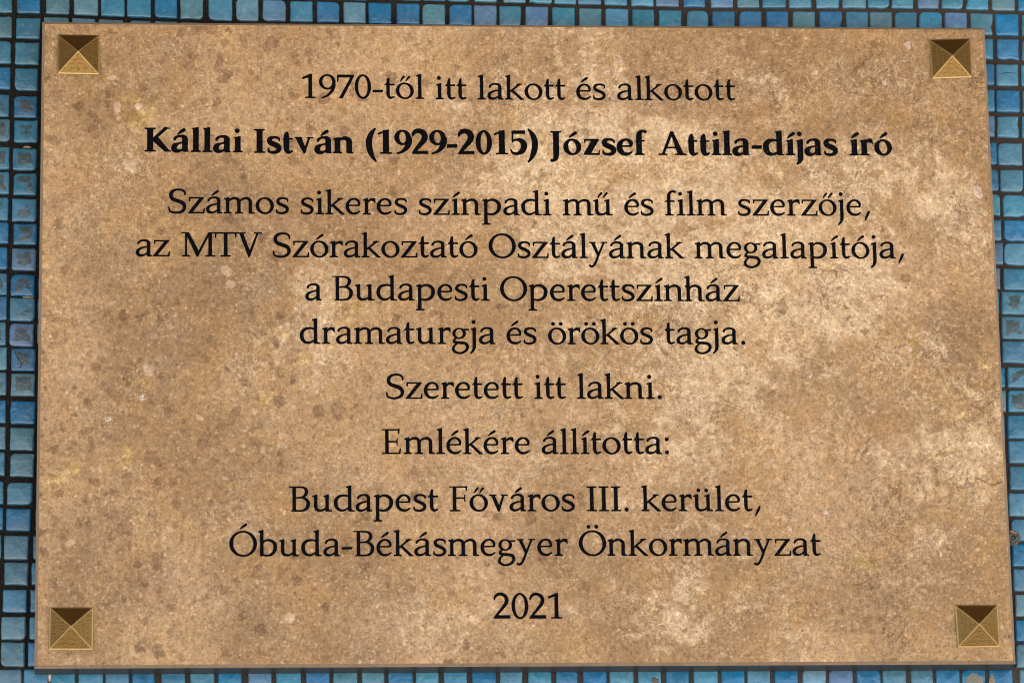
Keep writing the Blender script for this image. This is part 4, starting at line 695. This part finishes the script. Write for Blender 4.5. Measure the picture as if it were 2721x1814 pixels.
# brass pyramid studs
for k in ('TL', 'TR', 'BL', 'BR'):
    q = DATA['studs'][k]; cx = sum(a for a, b in q)/4; cz = sum(b for a, b in q)/4; H = 7.0; N = 14
    V = []; F = []; rid = []
    def ring(sc, y, r=0.):
        for a, b in q[::-1]: V.append(((cx+(a-cx)*sc)/1000, y/1000, (cz+(b-cz)*sc)/1000)); rid.append(r)
    ring(1.0, .05, 1); ring(1.0, -.85, 1); ring(.965, -1.0, 1)
    for i in range(2):
        for j in range(4): F.append((i*4+j, i*4+(j+1) % 4, (i+1)*4+(j+1) % 4, (i+1)*4+j))
    base_ = V[8:12]; apex = (cx/1000, -H/1000, cz/1000)
    # four facets, each with a polished strip along its ridges, highlight put into its colour
    for j in range(4):
        a = Vector(base_[j]); b = Vector(base_[(j+1) % 4]); c = Vector(apex); M_ = 26; idx0 = len(V); rows = []
        for r in range(M_+1):
            row = []
            t = r/M_; p0 = a.lerp(c, t); p1 = b.lerp(c, t); nn = M_-r
            for s in range(nn+1):
                p = p0.lerp(p1, s/nn) if nn else c
                row.append(len(V)); V.append(tuple(p)); rid.append(1. if (s == 0 or s == nn or r == 0) else 0.)
            rows.append(row)
        for r in range(M_):
            for s in range(len(rows[r])-1):
                F.append((rows[r][s], rows[r][s+1], rows[r+1][s]))
                if s < len(rows[r+1])-1: F.append((rows[r][s+1], rows[r+1][s+1], rows[r+1][s]))
    me2 = mesh('stud', V, F, BRASS)
    at = me2.attributes.new('ridge', 'FLOAT', 'POINT'); at.data.foreach_set('value', rid)
    bm = bmesh.new(); bm.from_mesh(me2); bmesh.ops.recalc_face_normals(bm, faces=bm.faces); bm.to_mesh(me2); bm.free()
    link('stud', me2, plaque)
# ------------------------------------------------------------------ letterforms
# ---- hand-drawn roman letterforms (units: 1/1000 em), built as signed distance fields and traced to outlines
def catmull(P, n=7):
    P=np.array(P,float)
    if len(P)<3: return P
    Q=np.vstack([2*P[0]-P[1],P,2*P[-1]-P[-2]]); out=[]
    for i in range(1,len(Q)-2):
        a,b,c,d=Q[i-1],Q[i],Q[i+1],Q[i+2]
        for k in range(n):
            t=k/n; out.append(.5*((2*b)+(c-a)*t+(2*a-5*b+4*c-d)*t*t+(3*b-a-3*c+d)*t**3))
    out.append(P[-1]); return np.array(out)
class G:
    def __init__(s,adv,bold=False):
        s.adv=adv; s.B=bold; s.items=[]; s.w=150 if bold else 84; s.mode=1
    def wd(s,w):   # bold weight for a given regular stroke width
        if not s.B: return w+(4 if w<56 else 0)
        return w+15+54*min(1,max(0,(w-34)/48))
    def S(s,*pts,smooth=True):
        P=[(x,y,s.wd(w)/2) for x,y,w in pts]
        P=catmull(P) if smooth else np.array(P,float)
        s.items.append((s.mode,'s',P)); return s
    def P(s,*pts):
        s.items.append((s.mode,'p',np.array(pts,float))); return s
    def E(s,cx,cy,rx,ry,rot=0,mode=None):
        t=np.linspace(0,2*np.pi,48,endpoint=False); c,q=math.cos(math.radians(rot)),math.sin(math.radians(rot))
        x=rx*np.cos(t);y=ry*np.sin(t)
        s.items.append((mode or s.mode,'p',np.stack([cx+x*c-y*q,cy+x*q+y*c],1))); return s
    def ring(s,cx,cy,rx,ry,irx,iry,rot=0):
        if s.B: irx-=44; iry-=12
        s.E(cx,cy,rx,ry); s.E(cx,cy,irx,iry,rot,mode=-1); return s
    def stem(s,x,y0,y1,w=None):
        h=(w or s.w)/2
        ym=(y0+y1)/2
        s.P((x-h-2,y0),(x+h+2,y0),(x+h-2,ym),(x+h+1,y1),(x-h-1,y1),(x-h+2,ym)); return s
    def serif(s,x,y,l,r,up=1,h=24,w=None):
        k=(w or s.w)/2; b=34
        if s.B: l+=20;r+=20;h+=6
        pts=[(x-l,y),(x+r,y),(x+r+2,y+up*h)]
        if r>k: pts+=[(x+k+14,y+up*(h+9)),(x+k,y+up*(h+b))]
        if l>k: pts+=[(x-k,y+up*(h+b)),(x-k-14,y+up*(h+9))]
        pts+=[(x-l-2,y+up*h)]
        s.P(*pts); return s
    def flag(s,x,y,l=92):
        k=s.w/2
        if s.B: l+=18
        s.P((x+k+1,y),(x+k-14,y),(x-l,y-36),(x-l,y-58),(x-k,y-66),(x-k,y-110),(x+k,y-110)); return s
    def dot(s,x,y,r=50):
        if s.B: r*=1.26
        s.E(x,y,r,r); return s
    def acute(s,x,y=515):
        s.S((x-88,y,14),(x-20,y+62,44),(x+72,y+124,54)); return s
    def dacute(s,x,y=515):
        s.S((x-142,y+4,14),(x-100,y+66,36),(x-46,y+130,44)); s.S((x+8,y+4,14),(x+52,y+66,36),(x+106,y+130,44)); return s
    def uml(s,x,y=582):
        s.dot(x-108,y,47); s.dot(x+108,y,47); return s
    def shift(s,dx):
        s.dx=dx; return s
def a_(b):
    g=G(500,b)
    g.stem(372,18,350,g.w)
    g.S((375,345,84),(372,395,74),(330,440,60),(262,458,42),(180,450,38),(112,412,42),(88,368,44))
    g.S((365,280,28),(300,268,28),(190,242,36),(95,185,66),(66,115,82),(92,48,72),(165,22,54),(250,38,38),(330,92,30),(372,135,24))
    g.P((330,0),(470,0),(472,20),(425,34),(414,60),(330,60)); return g
def b_(b):
    g=G(553,b); g.stem(112,30,700).flag(112,726)
    g.P((112-g.w/2,60),(112+g.w/2,60),(112+g.w/2,14),(95,-6),(112-g.w/2,14))
    g.S((128,360,24),(200,425,38),(290,446,48),(390,420,66),(462,345,82),(478,245,90),(450,130,80),(375,48,62),(285,18,44),(195,22,38),(112,36,34)); return g
def d_(b):
    g=G(611,b); g.stem(462,18,700).flag(462,726)
    g.P((462-30,0),(592,0),(594,20),(530,34),(504,60),(440,60))
    g.S((450,400,28),(380,436,38),(280,444,46),(170,412,66),(95,330,84),(80,215,90),(110,110,82),(180,42,62),(265,24,46),(350,50,38),(440,112,24)); return g
def e_(b):
    g=G(479,b)
    g.S((90,258,24),(240,258,26),(400,262,30),smooth=False)
    g.S((405,285,44),(398,350,62),(350,420,52),(262,450,38),(165,420,50),(95,335,72),(74,235,86),(96,130,82),(165,48,66),(260,22,54),(345,38,40),(418,86,22)); return g
def f_(b):
    g=G(333,b); g.stem(130,18,560).serif(130,0,104,124)
    g.S((130,540,84),(140,620,74),(185,684,54),(245,704,44),(312,688,50))
    g.P((20,396),(60,430),(295,432),(291,398)); return g
def g_(b):
    g=G(520,b); g.ring(226,302,182,154,108,124,0)
    g.P((330,425),(500,432),(492,398),(350,392))
    g.S((150,172,30),(92,122,46),(86,66,66),(160,40,66),(290,30,70),(400,8,74),(452,-72,76),(420,-175,64),(320,-245,46),(210,-262,42),(105,-225,58),(55,-150,66),(85,-62,44),(150,2,30)); return g
def h_(b):
    g=n_(b); g.stem(118,400,700).flag(118,726); return g
def i_(b,dot=True):
    g=G(291,b); g.stem(148,18,440).serif(148,0,112,112).flag(148,469,88)
    if dot: g.dot(132,628)
    return g
def j_(b):
    g=G(234,b); g.flag(124,469,88); g.stem(124,100,440)
    g.S((124,160,84),(124,0,84),(116,-110,78),(86,-190,56),(20,-262,26)); g.dot(112,628); return g
def k_(b):
    g=G(556,b); g.stem(124,18,700).flag(124,726).serif(124,0,104,108)
    g.S((160,228,30),(280,325,36),(432,452,44),smooth=False)
    g.P((350,440),(496,440),(498,462),(350,462))
    k=g.wd(80)*.62; g.P((188,262),(188+k*.9,300),(480+k*.75,28),(546,12),(548,-6),(470-k*.3,-6)); return g
def l_(b):
    g=G(291,b); g.stem(148,18,700).flag(148,726).serif(148,0,114,114); return g
def arch(g,x0,x1):
    g.S((x0+18,345,24),(x0+80,405,40),(x0+170,440,54),(x0+255,430,64),(x1-8,370,78),(x1,300,84))
def m_(b):
    g=G(883,b)
    for x in (122,436,752):
        g.stem(x,18,440 if x==122 else 320)
    g.flag(122,469).serif(122,0,104,104).serif(436,0,104,104)
    g.P((752-30,0),(868,0),(870,20),(806,34),(794,60),(740,60))
    arch(g,122,436); arch(g,436,752); return g
def n_(b):
    g=G(582,b); g.stem(118,18,440).serif(118,0,102,102).flag(118,469) if True else 0
    g.stem(446,18,320); g.P((446-30,0),(562,0),(564,20),(500,34),(488,60),(430,60)); arch(g,118,446); return g
def o_(b):
    g=G(546,b); g.ring(273,230,248,240,160,204,10); return g
def p_(b):
    g=G(601,b); g.stem(128,-262,440).flag(128,469).serif(128,-281,108,124)
    g.S((140,352,24),(215,418,38),(310,444,52),(420,410,72),(490,330,88),(502,235,92),(470,125,82),(390,48,62),(300,20,46),(215,24,38),(140,52,30)); return g
def r_(b):
    g=G(395,b); g.stem(132,18,440).serif(132,0,104,118).flag(132,469)
    g.S((150,335,22),(205,398,38),(262,432,62),(318,428,66),smooth=True)
    g.P((290,469),(372,466),(380,340),(362,338),(350,372),(290,398)); return g
def s_(b):
    g=G(424,b)
    g.S((366,362,20),(360,412,34),(300,446,42),(215,455,40),(130,430,60),(92,365,74),(125,298,78),(215,252,80),(310,205,80),(355,140,76),(330,62,62),(240,18,50),(145,18,44),(72,48,38),(58,118,20)); return g
def t_(b):
    g=G(326,b)
    g.S((142,588,44),(128,520,70),(126,400,82),(126,240,84),(128,120,80),(155,44,66),(210,22,48),(290,50,24))
    g.P((22,392),(86,466),(120,432),(302,432),(298,392)); return g
def u_(b):
    g=G(603,b); g.flag(128,469); g.stem(128,160,420)
    g.S((128,230,84),(128,130,84),(162,52,72),(240,24,54),(330,38,40),(430,112,26))
    g.stem(440,18,440).flag(440,469); g.P((410,0),(570,0),(572,20),(506,34),(482,60),(410,60)); return g
def v_(b):
    g=G(565,b); w=g.wd(80)*.56
    g.P((120-w,455),(120+w,455),(302+w*.5,70),(300,-8),(272,-8),(255,10)); 
    g.P((400,455),(442 +(8 if b else 0),455),(300,-8),(268,-8),(262,60))
    g.P((24,439),(222,439),(222,461),(24,461)); g.P((352,439),(534,439),(534,461),(352,461)); return g
def y_(b):
    g=G(556,b); w=g.wd(80)*.56
    g.P((114-w,455),(114+w,455),(300,90),(272,20),(250,60))
    g.S((432,450,36),(340,235,40),(262,50,44),(200,-110,50),(140,-210,48),(80,-248,46),(30,-222,42))
    g.P((20,439),(206,439),(206,461),(20,461)); g.P((350,439),(528,439),(528,461),(350,461)); return g
def z_(b):
    g=G(500,b); k=g.wd(84)*1.36; th=30+(14 if b else 0)
    g.P((50,461),(455,461),(455,461-th),(70,461-th)); g.P((50,461),(72,461),(78,410),(76,350),(50,350))
    g.P((455,461),(455-k,461-th),(22,8),(22,0),(22+k,th),(455,440))
    g.P((22,0),(470,0),(470,th),(80,th)); g.P((470,0),(480,135),(458,135),(440,40),(430,10)); return g
def A_(b):
    g=G(778,b); t=18+(14 if b else 0)
    g.P((110-t,10),(110+t,10),(392,610),(372,692),(340,692)); w=g.wd(88)*.56
    g.P((330,692),(410,692),(660+w*.5,10),(660-w*1.4,10)); g.P((190,236),(540,236),(550,198),(175,198))
    g.serif(110,0,100,104,w=36).serif(620,0,150,132,w=110); return g
def B_(b):
    g=G(611,b); g.stem(146,8,684)
    g.P((10,672),(146,672),(146,692),(10,692)); g.P((60,0),(160,0),(160,22),(76,22))
    g.S((146,676,32),(300,680,32),(430,650,56),(484,560,82),(450,460,68),(350,392,34),(146,378,24))
    g.S((300,386,28),(420,372,50),(512,285,80),(526,190,88),(480,80,72),(370,20,38),(146,14,30)); return g
def E_(b,mid=343,bot=True,adv=611):
    g=G(adv,b); g.stem(158,8,684); g.P((20,672),(158,672),(158,692),(20,692))
    g.P((150,664),(505,664),(508,706),(490,694),(150,692)); g.P((505,706),(494,570),(474,570),(470,664))
    g.P((150,mid-16),(440,mid-14),(440,mid+16),(150,mid+16)); g.P((432,mid+95),(452,mid+95),(444,mid),(450,mid-95),(430,mid-95),(424,mid))
    if bot:
        g.P((20,0),(520,0),(522,32),(20,22)); g.P((520,0),(540,150),(518,150),(488,30))
    else: g.serif(158,0,130,150)
    return g
def F_(b): return E_(b,366,False,556)
def I_(b):
    g=G(337,b); g.stem(168,18,674,g.w+8).serif(168,0,128,128).serif(168,692,128,128,-1); return g
def J_(b):
    g=G(333,b); g.serif(170,692,128,128,-1); g.stem(170,60,674,g.w+8)
    g.S((170,160,84),(170,10,84),(150,-100,70),(90,-165,46),(35,-178,40)); g.dot(40,-165,30); return g
def K_(b):
    g=G(726,b); g.stem(158,18,674,g.w+8).serif(158,0,130,130).serif(158,692,130,130,-1)
    g.S((215,330,44),(400,500,48),(590,680,50),smooth=False); g.P((520,670),(716,670),(716,692),(520,692))
    g.P((255,420),(255-40,330),(570,0),(740,0),(740,22),(690,30),(360,440)); return g
def M_(b):
    g=G(946,b); g.stem(132,18,674,42).serif(132,0,112,106,w=42)
    g.P((10,672),(200,672),(216,690),(10,692))
    g.P((118,686),(206,690),(486,150),(448,-6),(428,-6))
    g.P((428,-6),(462,-6),(775,640),(775,690),(752,690),(430,60)); g.stem(800,18,674,g.w+6).serif(800,0,132,132)
    g.P((752,672),(930,672),(930,692),(752,692)); return g
def O_(b):
    g=G(786,b); g.ring(393,346,372,356,280,318,8); return g
def S_(b):
    g=G(545,b)
    g.S((480,535,22),(470,610,38),(400,668,42),(290,684,42),(170,655,62),(98,575,84),(96,470,90),(165,395,92),(290,350,94),(410,295,94),(466,200,88),(440,90,72),(335,24,50),(210,10,44),(90,38,40),(48,90,34),(36,170,20)); return g
def T_(b):
    g=G(613,b); g.stem(305,18,684,g.w+6).serif(305,0,146,146); g.P((12,664),(600,664),(604,700),(585,692),(26,692),(8,700))
    g.P((8,700),(14,545),(34,545),(44,640),(60,664)); g.P((604,700),(598,545),(578,545),(568,640),(552,664)); return g
def V_(b):
    g=G(722,b); w=g.wd(88)*.56
    g.P((145-w,682),(145+w,682),(392,130),(372,-10),(346,-10)); g.P((578,682),(620,682),(378,-10),(346,-10),(350,90))
    g.P((8,670),(266,670),(266,692),(8,692)); g.P((508,670),(714,670),(714,692),(508,692)); return g
def n0(b):
    g=G(500,b); g.ring(250,344,224,358,140,316,0); return g
def n1(b):
    g=G(500,b); g.stem(268,18,690,g.w+8).serif(268,0,146,146)
    k=(g.w+8)/2; g.P((268+k,708),(268+k-24,706),(56,610),(48,590),(62,556),(268-k,616),(268-k,560),(268+k,560)); return g
def n2(b):
    g=G(500,b); g.S((44,520,18),(58,590,48),(120,655,68),(215,676,72),(325,630,84),(378,530,92),(360,420,88),(275,300,72),(150,150,56),(40,22,30))
    g.P((14,0),(468,0),(462,82),(100,82)); return g
def n5(b):
    g=G(500,b); g.P((62,692),(430,700),(430,604),(96,606)); g.P((62,692),(100,692),(96,330),(62,380))
    g.S((85,400,24),(180,428,36),(300,410,62),(392,320,84),(398,200,92),(340,90,76),(230,26,52),(120,24,44),(60,70,30),(26,140,16)); return g
def n7(b):
    g=G(500,b); g.P((30,688),(500,690),(494,648),(400,620),(60,616)); g.P((30,688),(62,660),(62,560),(48,482),(30,482))
    g.P((500,690),(410,620),(78,0),(176,0),(494,640)); return g
def n9(b):
    g=G(500,b); g.ring(248,478,228,222,142,182,4)
    g.S((432,440,84),(425,330,88),(370,200,74),(250,75,48),(100,8,24)); return g
def hy(b):
    g=G(333,b); g.P((22,186),(300,190),(312,248 if not b else 285),(34,244 if not b else 280)); return g
def lp(b):
    g=G(333,b); g.S((290,735,20),(190,600,66),(125,430,86),(115,260,90),(145,80,84),(215,-90,58),(305,-225,20)); return g
def rp(b):
    g=G(333,b); g.S((45,735,20),(145,600,66),(210,430,86),(220,260,90),(190,80,84),(120,-90,58),(30,-225,20)); return g
def dt(b): return G(250,b).dot(125,42,52)
def cm(b):
    g=G(250,b); g.S((178,112,46),(140,30,60),(100,-50,42),(62,-126,18)); return g
def cl(b): return G(250,b).dot(125,44,50).dot(125,416,50)
BASE=dict(a=a_,b=b_,d=d_,e=e_,f=f_,g=g_,h=h_,i=i_,j=j_,k=k_,l=l_,m=m_,n=n_,o=o_,p=p_,r=r_,s=s_,t=t_,u=u_,v=v_,y=y_,z=z_,A=A_,B=B_,E=E_,F=F_,I=I_,J=J_,K=K_,M=M_,O=O_,S=S_,T=T_,V=V_)
BASE.update({'0':n0,'1':n1,'2':n2,'5':n5,'7':n7,'9':n9,'-':hy,'(':lp,')':rp,'.':dt,',':cm,':':cl})
def glyph(ch,b):
    if ch in BASE: return BASE[ch](b)
    if ch=='á': return a_(b).acute(268)
    if ch=='é': return e_(b).acute(258)
    if ch=='í': return i_(b,False).acute(172)
    if ch=='ó': return o_(b).acute(290)
    if ch=='ö': return o_(b).uml(273)
    if ch=='ő': return o_(b).dacute(295)
    if ch=='ü': return u_(b).uml(292)
    if ch=='ű': return u_(b).dacute(310)
    if ch=='Ó': return O_(b).acute(400,755)
    if ch=='Ö': return O_(b).uml(400,808)
def seg_d(X,Y,P,close):
    d=np.full(X.shape,1e9); n=len(P)
    for i in range(n if close else n-1):
        a,b=P[i],P[(i+1)%n]; dx,dy=b[0]-a[0],b[1]-a[1]; L=dx*dx+dy*dy+1e-9
        t=np.clip(((X-a[0])*dx+(Y-a[1])*dy)/L,0,1)
        e=np.hypot(X-a[0]-t*dx,Y-a[1]-t*dy)
        if not close: e=e-(a[2]+t*(b[2]-a[2]))
        d=np.minimum(d,e)
    return d
def inside(X,Y,P):
    c=np.zeros(X.shape,bool); n=len(P)
    for i in range(n):
        (x0,y0),(x1,y1)=P[i][:2],P[(i+1)%n][:2]
        if y0==y1: continue
        c^=((y0>Y)!=(y1>Y))&(X<(x1-x0)*(Y-y0)/(y1-y0)+x0)
    return c
def sdf(g,step=11.0):
    xs=np.arange(-70,g.adv+110,step); ys=np.arange(-330,980,step); X,Y=np.meshgrid(xs,ys)
    D=np.full(X.shape,1e9)
    for mode,k,P in g.items:
        if k=='s': d=seg_d(X,Y,P,False)
        else:
            d=seg_d(X,Y,P,True); d=np.where(inside(X,Y,P),-d,d)
        D=np.minimum(D,d) if mode==1 else np.maximum(D,-d)
    return xs,ys,D
def contours(xs,ys,D,iso=0.0):
    F=D-iso; F=np.where(np.abs(F)<1e-6,1e-6,F); nx,ny=len(xs),len(ys); st=xs[1]-xs[0]; S=F<0
    nxt={}; pt={}
    act=np.argwhere((S[:-1,:-1]!=S[1:,1:])|(S[1:,:-1]!=S[:-1,1:])|(S[:-1,:-1]!=S[:-1,1:]))
    def e(j,i,h):
        k=(j,i,h)
        if k not in pt:
            if h: a,b=F[j,i],F[j,i+1]; pt[k]=(xs[i]+st*a/(a-b),ys[j])
            else: a,b=F[j,i],F[j+1,i]; pt[k]=(xs[i],ys[j]+st*a/(a-b))
        return k
    for j,i in act:
        c=(S[j,i],S[j,i+1],S[j+1,i+1],S[j+1,i]); E=(lambda:e(j,i,1),lambda:e(j,i+1,0),lambda:e(j+1,i,1),lambda:e(j,i,0))
        ent=[k for k in range(4) if c[k]!=c[(k+1)%4]]
        # walk with inside on left: leave where c[k] True -> c[k+1] False
        outs=[k for k in ent if c[k]]; ins=[k for k in ent if not c[k]]
        for o in outs:
            q=min(ins,key=lambda z:(o-z)%4); nxt[E[q]()]=E[o]() if False else E[o]()
    loops=[]; seen=set()
    for k in list(nxt):
        if k in seen: continue
        L=[]; c=k
        while c not in seen and c in nxt:
            seen.add(c); L.append(pt[c]); c=nxt[c]
        if len(L)>5: loops.append(L)
    return loops

EM = .02245
cache = {}
def letter_mesh(ch, b):
    if (ch, b) in cache: return cache[(ch, b)]
    g = glyph(ch, b); xs, ys, D = sdf(g); L = contours(xs, ys, D, 7. if b else 8.)
    cu = bpy.data.curves.new('letter', 'CURVE'); cu.dimensions = '2D'; cu.fill_mode = 'BOTH'; cu.extrude = .00006
    x0 = min(p[0] for l in L for p in l); x1 = max(p[0] for l in L for p in l)
    for l in L:
        sp = cu.splines.new('POLY'); sp.points.add(len(l)-1); sp.use_cyclic_u = True
        for i, (x, y) in enumerate(l): sp.points[i].co = (x/1000*EM, y/1000*EM, 0, 1)
    tmp = bpy.data.objects.new('letter_outline', cu); COL.objects.link(tmp); dg = bpy.context.evaluated_depsgraph_get()
    me = bpy.data.meshes.new_from_object(tmp.evaluated_get(dg)); me.name = 'letter'; bpy.data.objects.remove(tmp); bpy.data.curves.remove(cu)
    me.transform(Matrix.Rotation(math.pi/2, 4, 'X')); me.materials.clear(); me.materials.append(INK)
    cache[(ch, b)] = (me, g.adv, x0, x1); return cache[(ch, b)]
lines = [5, 6, 7, 5, 3, 4, 3, 2, 4, 2, 1]; wi = 0
for ln, cnt in enumerate(lines):
    le = link('inscription_line', None, plaque)
    if ln == 1: le['label'] = 'bold line of lettering with the name and the years'
    le.location = (DATA['words'][wi][1]/1000, -.00012, DATA['words'][wi][2]/1000)
    ox, oz = le.location.x, le.location.z
    for wd, xa, za, xb, zb in DATA['words'][wi:wi+cnt]:
        bold = wd[0] == '*'; s = wd.strip('*'); gs = [letter_mesh(c, bold) for c in s]; n = len(s); E = EM/1000
        ink = sum(g[1] for g in gs)*E-gs[0][2]*E-(gs[-1][1]-gs[-1][3])*E; want = (xb-xa)/1000; tr_ = (want-ink)/(n-1) if n > 1 else 0
        print('WORD', s, round(tr_/E, 1))
        x = xa/1000-gs[0][2]*E; sl_ = (zb-za)/(xb-xa)
        for c, g in zip(s, gs):
            o = link('letter', g[0], le); o.location = (x-ox, 0, za/1000+(x-xa/1000)*sl_-oz); x += g[1]*E+tr_
    wi += cnt
